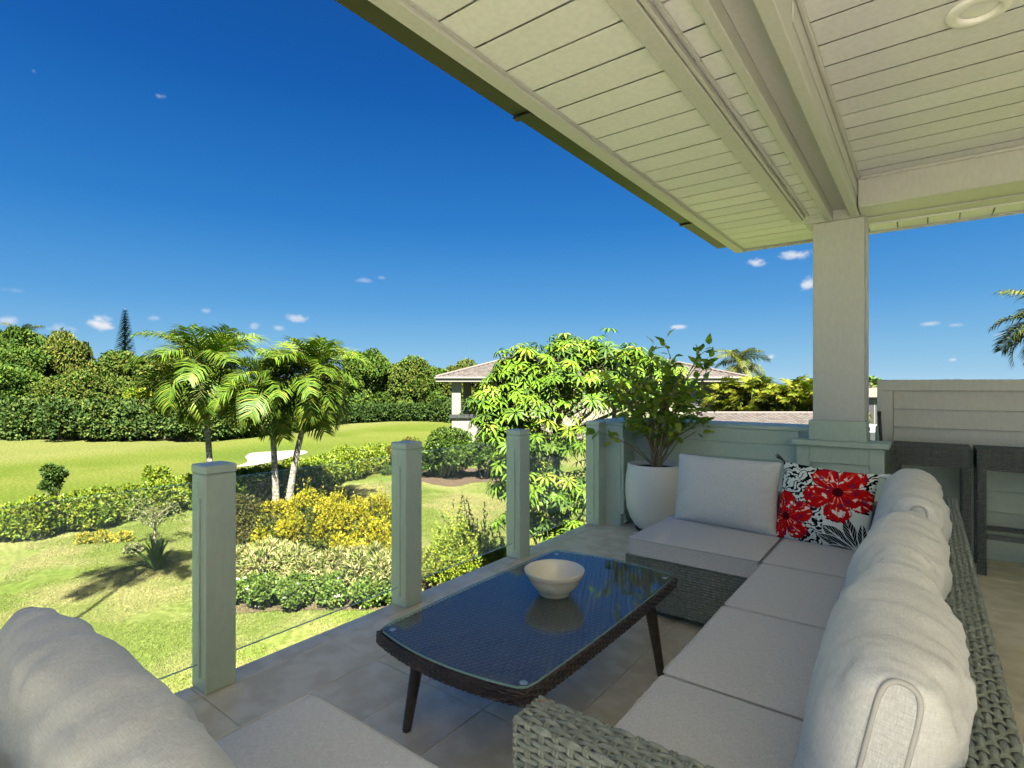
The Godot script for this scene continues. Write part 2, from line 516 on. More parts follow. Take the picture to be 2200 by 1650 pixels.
func bolster(w: float, h: float, g: float, t: float, seed_: int, wr: float, nu := 60, nv := 40) -> ArrayMesh:
	var st := begin()
	var f := noise(seed_, 1.0, 3)
	var hw := w * 0.5
	var hh := h * 0.5
	for side in [1.0, -1.0]:
		var P := []
		for j in nv + 1:
			var row := []
			var v := sin((2.0 * j / nv - 1.0) * PI * 0.5)
			for i in nu + 1:
				var u := sin((2.0 * i / nu - 1.0) * PI * 0.5)
				var fu := pow(maxf(1.0 - pow(absf(u), 2.6), 0.0), 0.42)
				var fv := end_thick(v, fu)
				var z := fv * (g + (t - g) * fu)
				# the ends draw in where they are sewn
				var y := v * hh * (1.0 - 0.085 * (1.0 - fu))
				var x := u * hw
				var off: float = side * (1.0 - absf(v))
				var rib := f.get_noise_2d(x * 13.0, y * 3.2 + off * 3.0) * (0.25 + pow(absf(v), 2.0)) + 0.8 * f.get_noise_2d(x * 5.0 + 40.0, y * 26.0 + off * 2.0) * pow(absf(u), 4.0)
				var dent := f.get_noise_2d(x * 5.0 + 80.0, y * 5.0 + off * 2.0)
				var k := clampf((1.0 - absf(u)) * 9.0, 0, 1) * wr * (1.15 * rib + 1.3 * dent)
				row.append(Vector3(x, y + k * signf(v) * absf(v), (z + k * minf(1.0, fv * 1.5)) * side))
			P.append(row)
		for j in nv:
			for i in nu:
				var a := [[j, i], [j, i + 1], [j + 1, i + 1], [j, i], [j + 1, i + 1], [j + 1, i]]
				if side > 0:
					a.reverse()
				for k in a:
					st.set_smooth_group(0)
					st.add_vertex(P[k[0]][k[1]])
	for e in [-1.0, 1.0]:
		for j in nv:
			var v0 := sin((2.0 * j / nv - 1.0) * PI * 0.5)
			var v1 := sin((2.0 * (j + 1) / nv - 1.0) * PI * 0.5)
			var q := [Vector3(hw * e, v0 * hh * 0.915, g * end_thick(v0)), Vector3(hw * e, v1 * hh * 0.915, g * end_thick(v1)), Vector3(hw * e, v1 * hh * 0.915, -g * end_thick(v1)), Vector3(hw * e, v0 * hh * 0.915, -g * end_thick(v0))]
			for k in ([0, 1, 2, 0, 2, 3] if e < 0 else [0, 2, 1, 0, 3, 2]):
				st.set_smooth_group(1)
				st.add_vertex(q[k] + Vector3(e * 0.006 * sin(PI * j / nv), 0, 0))
	st.index()
	st.generate_normals()
	return st.commit()


func end_piping(w: float, h: float, g: float, e: float) -> ArrayMesh:
	var st := begin()
	var pts := []
	var rad := []
	for k in 97:
		var a := TAU * k / 96 - PI * 0.5
		var v := signf(sin(a)) * pow(absf(sin(a)), 0.55)
		pts.append(Vector3(w * 0.5 * e + e * 0.002, v * h * 0.4585, (g + 0.003) * (end_thick(v) if absf(v) < 0.985 else end_thick(0.985) * absf(cos(a)) / cos(asin(pow(0.985, 1.0 / 0.55)))) * signf(cos(a) + 1e-6)))
		rad.append(0.0042)
	add_tube(st, pts, rad, 7)
	return st.commit()


func piping(w: float, h: float, z: float, r: float, pinch: float, rad := 0.0045) -> ArrayMesh:
	var st := begin()
	var pts := []
	var radii := []
	for p in pillow_loop(w, h, r, pinch, 72):
		pts.append(Vector3(p.x, p.y, z))
		radii.append(rad)
	pts.append(pts[0])
	radii.append(rad)
	add_tube(st, pts, radii, 6)
	return st.commit()


# woven strands over a patch: map(u, v) with u, v in metres gives the point; strands run along u and pass over and under stakes
func weave(map: Callable, normal: Vector3, w: float, h: float, pu: float, pv: float, thick := 0.0032) -> ArrayMesh:
	var V := PackedVector3Array()
	var N := PackedVector3Array()
	var I := PackedInt32Array()
	var nu := maxi(2, int(round(w / pu)))
	var nv := maxi(2, int(round(h / pv)))
	pu = w / nu
	pv = h / nv
	var o: Vector3 = map.call(w * 0.5, h * 0.5)
	var du: Vector3 = ((map.call(w * 0.5 + 0.01, h * 0.5) as Vector3) - o).normalized()
	var dv: Vector3 = ((map.call(w * 0.5, h * 0.5 + 0.01) as Vector3) - o).normalized()
	var flip := du.cross(dv).dot(normal) > 0.0
	var across := [[-0.40, -0.8, -1.7], [-0.20, 0.5, -0.6], [0.20, 0.5, 0.6], [0.40, -0.8, 1.7]]
	for j in nv:
		var n0 := V.size()
		var m := nu * 4
		var wob := rr(-0.06, 0.06)
		for i in m + 1:
			var u := w * i / m
			var ph := PI * (u / pu + j)
			var lift := thick * 0.7 * clampf(cos(ph) * 1.5, -1.0, 1.0)
			var slope := -thick * 0.9 * PI / pu * sin(ph) * (1.0 if absf(cos(ph)) < 0.66 else 0.15)
			for a in across:
				var p: Vector3 = map.call(u, (j + 0.5 + wob + a[0] * 0.98) * pv)
				V.append(p + normal * (lift + a[1] * thick))
				N.append((normal + dv * a[2] - du * slope).normalized())
		for i in m:
			for a in 3:
				var q := n0 + i * 4 + a
				if flip:
					I.append_array([q, q + 1, q + 4, q + 1, q + 5, q + 4])
				else:
					I.append_array([q, q + 4, q + 1, q + 1, q + 4, q + 5])
	for i in nu:
		for half in [-0.11, 0.11]:
			var n0 := V.size()
			var m := nv * 2
			var ww := pu * 0.1
			for j in m + 1:
				var v := h * j / m
				var ph := PI * (v / pv - 0.5)
				var lift := -thick * 1.15 * cos(ph + PI * i)
				for a in [-1.0, 0.0, 1.0]:
					var p: Vector3 = map.call(clampf((i + half) * pu + a * ww + pu * 0.02, 0, w), v)
					V.append(p + normal * (lift + (0.35 if a == 0.0 else -0.3) * thick))
					N.append((normal + du * a * 0.8).normalized())
			for j in m:
				for a in 2:
					var q := n0 + j * 3 + a
					if flip:
						I.append_array([q, q + 3, q + 1, q + 1, q + 3, q + 4])
					else:
						I.append_array([q, q + 1, q + 3, q + 1, q + 4, q + 3])
	var arr := []
	arr.resize(Mesh.ARRAY_MAX)
	arr[Mesh.ARRAY_VERTEX] = V
	arr[Mesh.ARRAY_NORMAL] = N
	arr[Mesh.ARRAY_INDEX] = I
	var mesh := ArrayMesh.new()
	mesh.add_surface_from_arrays(Mesh.PRIMITIVE_TRIANGLES, arr)
	return mesh


func weave_part(called: String, parent: Node, corner: Vector3, eu: Vector3, ev: Vector3, normal: Vector3, m: Material, pu := 0.025, pv := 0.0135, thick := 0.0032) -> MeshInstance3D:
	var w := eu.length()
	var h := ev.length()
	var a := eu / w
	var b := ev / h
	var o := put(weave(func(u: float, v: float) -> Vector3: return corner + a * u + b * v, normal, w, h, pu, pv, thick), called, m, parent)
	o.set_meta("kind", "stuff")
	return o


# a wicker box: a dark core and woven skins on the named sides ("x" = +x, "X" = -x ...)
func wicker_box(called: String, parent: Node, a: Vector3, b: Vector3, sides: String, m: Material, core: Material, pu := 0.025, pv := 0.0135) -> void:
	var i := 0.009
	var body := slab(called, a + Vector3.ONE * i, b - Vector3.ONE * i, core, parent, 0.003)
	var s := b - a
	var skins := {
		"x": [Vector3(b.x, a.y, a.z), Vector3(0, 0, s.z), Vector3(0, s.y, 0), Vector3.RIGHT], "X": [Vector3(a.x, a.y, a.z), Vector3(0, 0, s.z), Vector3(0, s.y, 0), Vector3.LEFT],
		"z": [Vector3(a.x, a.y, b.z), Vector3(s.x, 0, 0), Vector3(0, s.y, 0), Vector3.BACK], "Z": [Vector3(a.x, a.y, a.z), Vector3(s.x, 0, 0), Vector3(0, s.y, 0), Vector3.FORWARD],
		"y": [Vector3(a.x, b.y, a.z), Vector3(s.x, 0, 0), Vector3(0, 0, s.z), Vector3.UP], "r": [Vector3(a.x, b.y, a.z), Vector3(0, 0, s.z), Vector3(s.x, 0, 0), Vector3.UP],
	}
	for k in sides:
		var q: Array = skins[k]
		var sk := weave_part("weave", body, q[0] - q[3] * 0.002 - (a + b) * 0.5, q[1], q[2], q[3], m, pu, pv)
		sk.name = "weave"


# ------------------------------------------------------------------ the deck
func deck() -> void:
	var floor_ := Node3D.new()
	floor_.name = "deck_floor"
	floor_.set_meta("kind", "structure")
	add_child(floor_)
	slab("grout_bed", Vector3(-2.398, -0.25, -5.12), Vector3(3.2, -0.006, 9.0), M.grout, floor_)
	slab("added_bounce_terrace", Vector3(-2.398, -0.0058, 2.715), Vector3(3.2, 0.0, 9.0), M.bounce_paving, floor_)  # unseen sunlit terrace, added behind the camera as a bounce surface
	rng.seed = 21
	var tw := 0.3125
	var tl := 0.6066
	for zi in 13:
		var z1 := -0.985 + tl * (6 - zi)
		var z0 := z1 - tl
		if z0 < -5.12:
			z0 = -5.12
		if z1 - z0 < 0.03:
			continue
		for xi in range(-1, 18):
			var x0 := -2.285 + tw * xi
			var x1 := x0 + tw
			if xi == -1:
				x0 = -2.404
			if z0 < -4.68 and x0 < -0.8:
				continue
			if xi == -1 and z1 < -4.4:
				continue
			var a := Vector3(x0 + 0.0016, -0.012, z0 + 0.0016)
			var b := Vector3(x1 - 0.0016, rr(-0.0006, 0.0006), z1 - 0.0016)
			put(cbox(Vector3(b.x - a.x, 0.012, b.z - a.z), 0.0015), "tile", M["tile_%d" % rng.randi_range(0, 3)], floor_, place(Vector3((a.x + b.x) * 0.5, b.y - 0.006, (a.z + b.z) * 0.5)))

	# the house under and beside the deck
	var house := thing("house", "house whose upper deck holds the wicker seating", "house", Vector3.ZERO)
	slab("deck_fascia", Vector3(-2.402, -0.32, -5.3), Vector3(-2.36, -0.0125, 9.0), M.paint_sage, house)
	slab("wall", Vector3(-2.2, GROUND - 0.3, -5.0), Vector3(3.4, -0.255, 9.0), M.paint_wall, house)
	slab("wall", Vector3(-2.3, 0.0, 0.95), Vector3(-0.45, 2.44, 1.1), M.paint_wall, house)  # unseen wall, added to keep terrace light off the chair cushion
	slab("wall", Vector3(3.2, -0.255, -5.0), Vector3(3.4, 2.66, 2.0), M.paint_wall, house)

	railing()
	parapet()
	column()
	bar_wall()
	roof()


func railing() -> void:
	var rail := thing("glass_railing", "green deck railing with square posts and clear glass panes", "railing", Vector3(-2.345, 0, -2.7))
	var w := 0.122
	var zs := [-1.057, -2.107, -3.167, -4.33]
	for i in 4:
		var z: float = zs[i] + 2.7
		var ww := w if i < 3 else 0.13
		var post := slab("post", Vector3(-ww * 0.5, 0.001, z - ww * 0.5), Vector3(ww * 0.5, 0.875, z + ww * 0.5), M.paint_sage, rail, 0.004)
		put(cbox(Vector3(ww + 0.005, 0.036, ww + 0.005), 0.005), "cap", M.paint_sage, post, place(Vector3(0, 0.4565, 0)))
		# the stop that holds the pane, on the faces along the run
		for s in [-1.0, 1.0]:
			if i == 3 and s < 0.0:
				continue
			put(cbox(Vector3(0.012, 0.72, 0.008), 0.002), "glazing_stop", M.paint_sage, post, place(Vector3(0.012, -0.02, s * (ww * 0.5 + 0.0035))))
	var ends := [[1.9, zs[0]], [zs[0], zs[1]], [zs[1], zs[2]], [zs[2], zs[3]]]
	for e in ends:
		var z1: float = e[0] - w * 0.5 - 0.001
		var z0: float = e[1] + w * 0.5 + 0.001
		var pane := put(cbox(Vector3(0.010, 0.74, z1 - z0), 0.001), "glass_pane", M.railing_glass, rail, place(Vector3(-0.006, 0.475, (z0 + z1) * 0.5 + 2.7)))
		put(cbox(Vector3(0.0104, 0.002, z1 - z0), 0.0004), "polished_edge", M.glass_edge, pane, place(Vector3(0, -0.3705, 0)))


# lap siding: boards whose lower edge stands proud
func lap_board(length: float, height: float) -> ArrayMesh:
	var key := "lap %.3f %.3f" % [length, height]
	if meshes.has(key):
		return meshes[key]
	var st := begin()
	var x := length * 0.5
	var top := 0.006
	var low := 0.024
	var v := [Vector2(0, 0), Vector2(low - 0.002, 0), Vector2(low, 0.003), Vector2(top, height), Vector2(0, height)]
	for i in 5:
		var a: Vector2 = v[i]
		var b: Vector2 = v[(i + 1) % 5]
		var out := Vector3(0, -(b.x - a.x), b.y - a.y)
		quad(st, Vector3(-x, a.y, a.x), Vector3(x, a.y, a.x), Vector3(x, b.y, b.x), Vector3(-x, b.y, b.x), out)
	for s in [-1.0, 1.0]:
		for i in range(1, 4):
			tri(st, Vector3(x * s, v[0].y, v[0].x), Vector3(x * s, v[i].y, v[i].x), Vector3(x * s, v[i + 1].y, v[i + 1].x), Vector3(s, 0, 0))
	meshes[key] = st.commit()
	return meshes[key]


func parapet() -> void:
	var wall := thing("siding_wall", "low green lap-sided wall behind the potted plant", "wall", Vector3(-1.4, 0, -4.82))
	# back run along x (front face z = -4.66) and short side run along z (inner face x = -2.12)
	slab("wall_core", Vector3(-1.0, -0.3, -0.16), Vector3(1.06, 0.875, 0.145), M.paint_sage, wall)
	slab("wall_core", Vector3(-1.0, -0.3, 0.146), Vector3(-0.735, 0.875, 0.425), M.paint_sage, wall)
	slab("wall_cap", Vector3(-1.02, 0.8765, -0.185), Vector3(1.06, 0.912, 0.175), M.paint_sage, wall, 0.006)
	slab("wall_cap", Vector3(-1.02, 0.8765, 0.176), Vector3(-0.705, 0.911, 0.424), M.paint_sage, wall, 0.006)
	slab("frieze_board", Vector3(-0.71, 0.765, 0.1455), Vector3(0.62, 0.8755, 0.163), M.paint_sage, wall, 0.002)
	slab("frieze_board", Vector3(-0.7345, 0.765, 0.166), Vector3(-0.715, 0.8755, 0.424), M.paint_sage, wall, 0.002)
	slab("corner_trim", Vector3(-0.7345, 0.06, 0.146), Vector3(-0.708, 0.7645, 0.17), M.paint_sage, wall, 0.002)
	slab("end_trim", Vector3(-0.7345, 0.10, 0.36), Vector3(-0.708, 0.7645, 0.422), M.paint_sage, wall, 0.003)
	for k in 6:
		var y := 0.640 - 0.125 * k
		if y < 0.0:
			continue
		put(lap_board(1.33, 0.1265), "siding_board", M.paint_sage, wall, place(Vector3(-0.043, y, 0.1455)))
		put(lap_board(0.188, 0.1265), "siding_board", M.paint_sage, wall, place(Vector3(-0.7345, y, 0.265), Vector3(0, PI / 2, 0)))


func column() -> void:
	var col := thing("porch_column", "square pale column on a green panelled pedestal", "column", Vector3(-0.5, 0, -4.55))
	slab("pedestal", Vector3(-0.27, 0.0, -0.2), Vector3(0.27, 0.79, 0.0), M.paint_sage, col)
	# the frame of the front panel: stiles and rails proud of a recessed field
	for b in [[-0.2712, 0.0, -0.185, 0.789], [0.185, 0.0, 0.2712, 0.789]]:
		slab("stile", Vector3(b[0], b[1], 0.0005), Vector3(b[2], b[3], 0.022), M.paint_sage, col, 0.003)
	slab("panel_rail", Vector3(-0.1845, 0.67, 0.0005), Vector3(0.1845, 0.789, 0.0215), M.paint_sage, col, 0.003)
	slab("panel_rail", Vector3(-0.1845, 0.0, 0.0005), Vector3(0.1845, 0.10, 0.0215), M.paint_sage, col, 0.003)
	slab("panel_rail", Vector3(-0.1845, 0.50, 0.0005), Vector3(0.1845, 0.56, 0.0215), M.paint_sage, col, 0.003)
	slab("pedestal_cap", Vector3(-0.30, 0.7905, -0.21), Vector3(0.30, 0.83, 0.06), M.paint_sage, col, 0.006)
	slab("plinth", Vector3(-0.19, 0.8305, -0.22), Vector3(0.168, 0.975, 0.032), M.paint_sage, col, 0.004)
	slab("shaft", Vector3(-0.165, 0.9755, -0.19), Vector3(0.158, 2.415, 0.012), M.paint_cream, col, 0.005)
	slab("corner_bead", Vector3(0.1585, 0.9755, -0.175), Vector3(0.168, 2.415, -0.01), M.paint_cream, col, 0.002)
	slab("capital", Vector3(-0.215, 2.416, -0.2), Vector3(0.162, 2.56, 0.03), M.paint_cream, col, 0.003)


func bar_wall() -> void:
	var low := thing("bar_wall", "low green lap-sided wall behind the two bar stools", "wall", Vector3(1.4, 0, -5.2))
	slab("wall_core", Vector3(-1.72, -0.3, -0.12), Vector3(1.8, 0.91, 0.06), M.paint_sage, low)
	for k in 6:
		put(lap_board(3.46, 0.149), "siding_board", M.paint_sage, low, place(Vector3(0.06, 0.045 + 0.1475 * k, 0.0605)))
	slab("base_trim", Vector3(-1.67, 0.001, 0.0605), Vector3(1.79, 0.044, 0.08), M.paint_sage, low, 0.003)
	slab("wall_end", Vector3(-1.95, -0.3, 0.1), Vector3(-1.725, 0.77, 0.5), M.paint_sage, low, 0.003)
	var flap := thing("bar_flap", "tall pale boarded bar flap folded up above the stools", "bar flap", Vector3(1.4, 0.775, -5.1))
	slab("backing", Vector3(-1.70, 0.0, -0.05), Vector3(1.8, 0.47, 0.0), M.paint_cream, flap, 0.002)
	slab("top_rail", Vector3(-1.703, 0.415, 0.0005), Vector3(1.8, 0.497, 0.03), M.paint_cream, flap, 0.004)
	slab("stile", Vector3(-1.703, 0.0, 0.0005), Vector3(-1.60, 0.4145, 0.03), M.paint_cream, flap, 0.004)
	for k in 3:
		put(lap_board(3.39, 0.139), "siding_board", M.paint_cream, flap, place(Vector3(0.098, 0.001 + 0.1375 * k, 0.0008)))
	var strut := begin()
	add_tube(strut, [Vector3(0, 0, 0), Vector3(0.02, -0.33, 0.03)], [0.011, 0.011], 8)
	add_tube(strut, [Vector3(0.02, -0.331, 0.03), Vector3(0.045, -0.74, 0.065)], [0.016, 0.016], 8)
	add_tube(strut, [Vector3(-0.012, 0.012, -0.004), Vector3(0.012, 0.012, -0.004)], [0.02, 0.02], 8)
	tag(put(strut.commit(), "gas_strut", M.black_metal, null, place(Vector3(-0.288, 1.0, -5.05))), "slim black strut leaning on the edge of the bar flap", "strut")


# a ceiling board along x: full width below, undercut above, so that joints are slots
func tg_board(length: float, width: float) -> ArrayMesh:
	var key := "tg %.3f %.4f" % [length, width]
	if meshes.has(key):
		return meshes[key]
	var st := begin()
	var l := length * 0.5
	var v := [Vector2(-width * 0.5, -0.011), Vector2(width * 0.5, -0.011), Vector2(width * 0.5 - 0.0005, -0.0104), Vector2(width * 0.5 - 0.032, 0.011), Vector2(-width * 0.5 + 0.032, 0.011), Vector2(-width * 0.5 + 0.0005, -0.0104)]
	for i in 6:
		var a: Vector2 = v[i]
		var c: Vector2 = v[(i + 1) % 6]
		quad(st, Vector3(-l, a.y, a.x), Vector3(l, a.y, a.x), Vector3(l, c.y, c.x), Vector3(-l, c.y, c.x), Vector3(0, -(c.x - a.x), c.y - a.y))
	for s in [-1.0, 1.0]:
		for i in range(1, 5):
			tri(st, Vector3(l * s, v[0].y, v[0].x), Vector3(l * s, v[i].y, v[i].x), Vector3(l * s, v[i + 1].y, v[i + 1].x), Vector3(s, 0, 0))
	meshes[key] = st.commit()
	return meshes[key]


func roof() -> void:
	var r := thing("porch_roof", "white boarded porch roof with beams and dark gutter overhead", "roof", Vector3(0, 2.45, -2))
	var zo := 2.0
	rng.seed = 31
	# sloping eave boards, run across the eave, 0.183 m wide
	for k in 42:
		var z := -1.307 - 0.1831 * (k - 18)
		if z - 0.1831 < -5.19:
			continue
		put(tg_board(0.745, 0.1745), "soffit_board", M["ceiling_paint_%d" % rng.randi_range(0, 2)], r, place(Vector3(-0.932, 0.012 + rr(-0.0005, 0.0005), z - 0.0916 + zo)))
	for k in 38:
		var z := -2.354 - 0.1832 * (k - 24)
		if z - 0.1832 < -4.5:
			continue
		put(tg_board(3.52, 0.1745), "ceiling_board", M["ceiling_paint_%d" % rng.randi_range(0, 2)], r, place(Vector3(1.395, 0.182 + rr(-0.0005, 0.0005), z - 0.0916 + zo)))
	for k in 20:
		var x := -0.54 + 0.1831 * k
		put(tg_board(0.44, 0.1745), "soffit_board", M["ceiling_paint_%d" % rng.randi_range(0, 2)], r, place(Vector3(x + 0.0916, 0.012, -4.965 + zo), Vector3(0, PI / 2, 0)))
	slab("roof_deck", Vector3(-1.385, 0.235, -5.25 + zo), Vector3(3.4, 0.36, 2.0 + zo), M.ceiling_paint_0, r)
	slab("soffit_backing", Vector3(-1.30, 0.052, -5.18 + zo), Vector3(-0.56, 0.064, 2.0 + zo), M.ceiling_paint_0, r)
	slab("soffit_backing", Vector3(-0.555, 0.052, -5.18 + zo), Vector3(3.4, 0.064, -4.76 + zo), M.ceiling_paint_0, r)
	slab("fascia", Vector3(-1.386, -0.018, -5.21 + zo), Vector3(-1.312, 0.234, 2.0 + zo), M.paint_cream, r, 0.004)
	slab("fascia", Vector3(-1.311, -0.017, -5.209 + zo), Vector3(3.4, 0.234, -5.185 + zo), M.paint_cream, r, 0.004)
	slab("soffit_mould", Vector3(-1.3115, -0.004, -5.18 + zo), Vector3(-1.296, 0.0005, 2.0 + zo), M.paint_cream, r, 0.0015)
	# gutter: an open trough with rounded lip, its straps beneath
	var g := begin()
	add_cbox(g, Vector3(0.086, 0.006, 6.9), place(Vector3(-1.432, -0.006, -1.52 + zo)), 0.002)
	add_cbox(g, Vector3(0.006, 0.10, 6.9), place(Vector3(-1.476, 0.042, -1.52 + zo)), 0.002)
	add_cbox(g, Vector3(0.018, 0.016, 6.9), place(Vector3(-1.478, 0.098, -1.52 + zo)), 0.005)
	add_cbox(g, Vector3(0.086, 0.09, 0.004), place(Vector3(-1.430, 0.043, -4.972 + zo)), 0.001)
	put(g.commit(), "gutter", M.gutter_bronze, r)
	for z in [-1.98, -4.06, 0.1]:
		slab("gutter_strap", Vector3(-1.484, -0.019, z - 0.018 + zo), Vector3(-1.387, -0.0095, z + 0.018 + zo), M.black_metal, r, 0.002)
	# roof covering: hipped shell
	var s := begin()
	var e := [Vector3(-1.49, 0.18, 2.1 + zo), Vector3(-1.49, 0.18, -5.3 + zo), Vector3(9.0, 0.18, -5.3 + zo), Vector3(9.0, 0.18, 2.1 + zo), Vector3(3.6, 1.9, -1.5 + zo), Vector3(4.0, 1.9, -1.3 + zo)]
	quad(s, e[0], e[1], e[4], e[5], Vector3(-1, 1, 0))
	quad(s, e[2], e[3], e[5], e[4], Vector3(1, 1, 0))
	tri(s, e[1], e[2], e[4], Vector3(0, 1, -1))
	tri(s, e[3], e[0], e[5], Vector3(0, 1, 1))
	quad(s, e[0] + Vector3(0.11, 0.19, 0), e[1] + Vector3(0.11, 0.19, 0.05), e[2] + Vector3(0, 0.19, 0.05), e[3] + Vector3(0, 0.19, 0), Vector3(0, -1, 0))
	put(s.commit(), "roof_shell", M.roof_tile_1, r)
	# screen track under the eave boards
	slab("screen_track", Vector3(-0.785, -0.034, -4.43 + zo), Vector3(-0.712, -0.0005, 2.0 + zo), M.paint_cream, r, 0.003)
	slab("track_lip", Vector3(-0.7065, -0.030, -4.40 + zo), Vector3(-0.692, -0.0005, 2.0 + zo), M.paint_cream, r, 0.003)
	slab("track_flange", Vector3(-0.683, -0.012, -4.40 + zo), Vector3(-0.668, -0.0005, 2.0 + zo), M.paint_cream, r, 0.002)
	# the pair of beams with a recess between
	slab("beam", Vector3(-0.575, -0.037, -4.536 + zo), Vector3(-0.534, 0.234, 2.0 + zo), M.paint_cream, r, 0.004)
	slab("beam", Vector3(-0.425, -0.037, -4.536 + zo), Vector3(-0.372, 0.234, 2.0 + zo), M.paint_cream, r, 0.004)
	slab("beam_recess", Vector3(-0.533, 0.035, -4.536 + zo), Vector3(-0.426, 0.10, 2.0 + zo), M.paint_cream, r, 0.002)
	slab("ceiling_mould", Vector3(-0.3715, 0.148, -4.30 + zo), Vector3(-0.352, 0.1695, 2.0 + zo), M.paint_cream, r, 0.004)
	slab("beam_batten", Vector3(-0.3715, 0.045, -4.30 + zo), Vector3(-0.3655, 0.12, -2.1 + zo), M.paint_cream, r, 0.002)
	# far beam over the bar
	slab("cross_beam", Vector3(-0.3645, -0.03, -4.72 + zo), Vector3(3.2, 0.168, -4.31 + zo), M.paint_cream, r, 0.004)
	slab("beam_casing", Vector3(-0.336, -0.042, -4.745 + zo), Vector3(3.2, -0.0305, -4.60 + zo), M.paint_cream, r, 0.003)
	slab("beam_edge", Vector3(-0.338, -0.055, -4.765 + zo), Vector3(3.2, 0.016, -4.747 + zo), M.paint_white, r, 0.003)
	slab("ceiling_mould", Vector3(-0.3505, 0.15, -4.3095 + zo), Vector3(3.2, 0.1695, -4.292 + zo), M.paint_cream, r, 0.004)
	var l := thing("recessed_light", "round white recessed light in the boarded ceiling", "ceiling light", Vector3(0.155, 2.6205, -2.64))
	put(lathe([Vector2(0.058, 0.004), Vector2(0.062, -0.012), Vector2(0.068, -0.016), Vector2(0.092, -0.013), Vector2(0.099, -0.008), Vector2(0.100, 0.0)], 48), "trim_ring", M.light_trim, l)
	put(lathe([Vector2(0.0005, -0.0075), Vector2(0.030, -0.0065), Vector2(0.050, -0.003), Vector2(0.0585, 0.0005)], 40), "lens", M.lens, l)


# ------------------------------------------------------------------ furniture
func seat_cushion(w: float, d: float, at: Vector3, label: String, seed_: int, m: Material) -> void:
	var t := thing("seat_cushion", label, "seat cushion", at, 0.0, "grey seat cushions")
	var g := 0.042
	var c := put(pillow(w, d, g, g + 0.012, 0.018, 0.5, 0.006, seed_, 0.0022), "cover", m, t, place(Vector3(0, g + 0.006, 0), Vector3(-PI / 2, 0, 0)))
	put(piping(w + 0.002, d + 0.002, g, 0.018, 0.006, 0.0032), "piping", M.piping_cloth, c)
	put(piping(w + 0.002, d + 0.002, -g, 0.018, 0.006, 0.0032), "piping", M.piping_cloth, c)


func back_cushion(w: float, h: float, at: Vector3, turn: Vector3, label: String, seed_: int, t_half := 0.115) -> void:
	var t := thing("back_cushion", label, "back cushion", at, 0.0, "grey back cushions")
	var g := 0.022
	var c := put(bolster(w, h, g, t_half, seed_, 0.0075), "cover", M.cloth, t, Transform3D(Basis.from_euler(turn, EULER_ORDER_YXZ), Vector3.ZERO))
	for e in [-1.0, 1.0]:
		put(end_piping(w, h, g, e), "piping", M.piping_cloth, c)


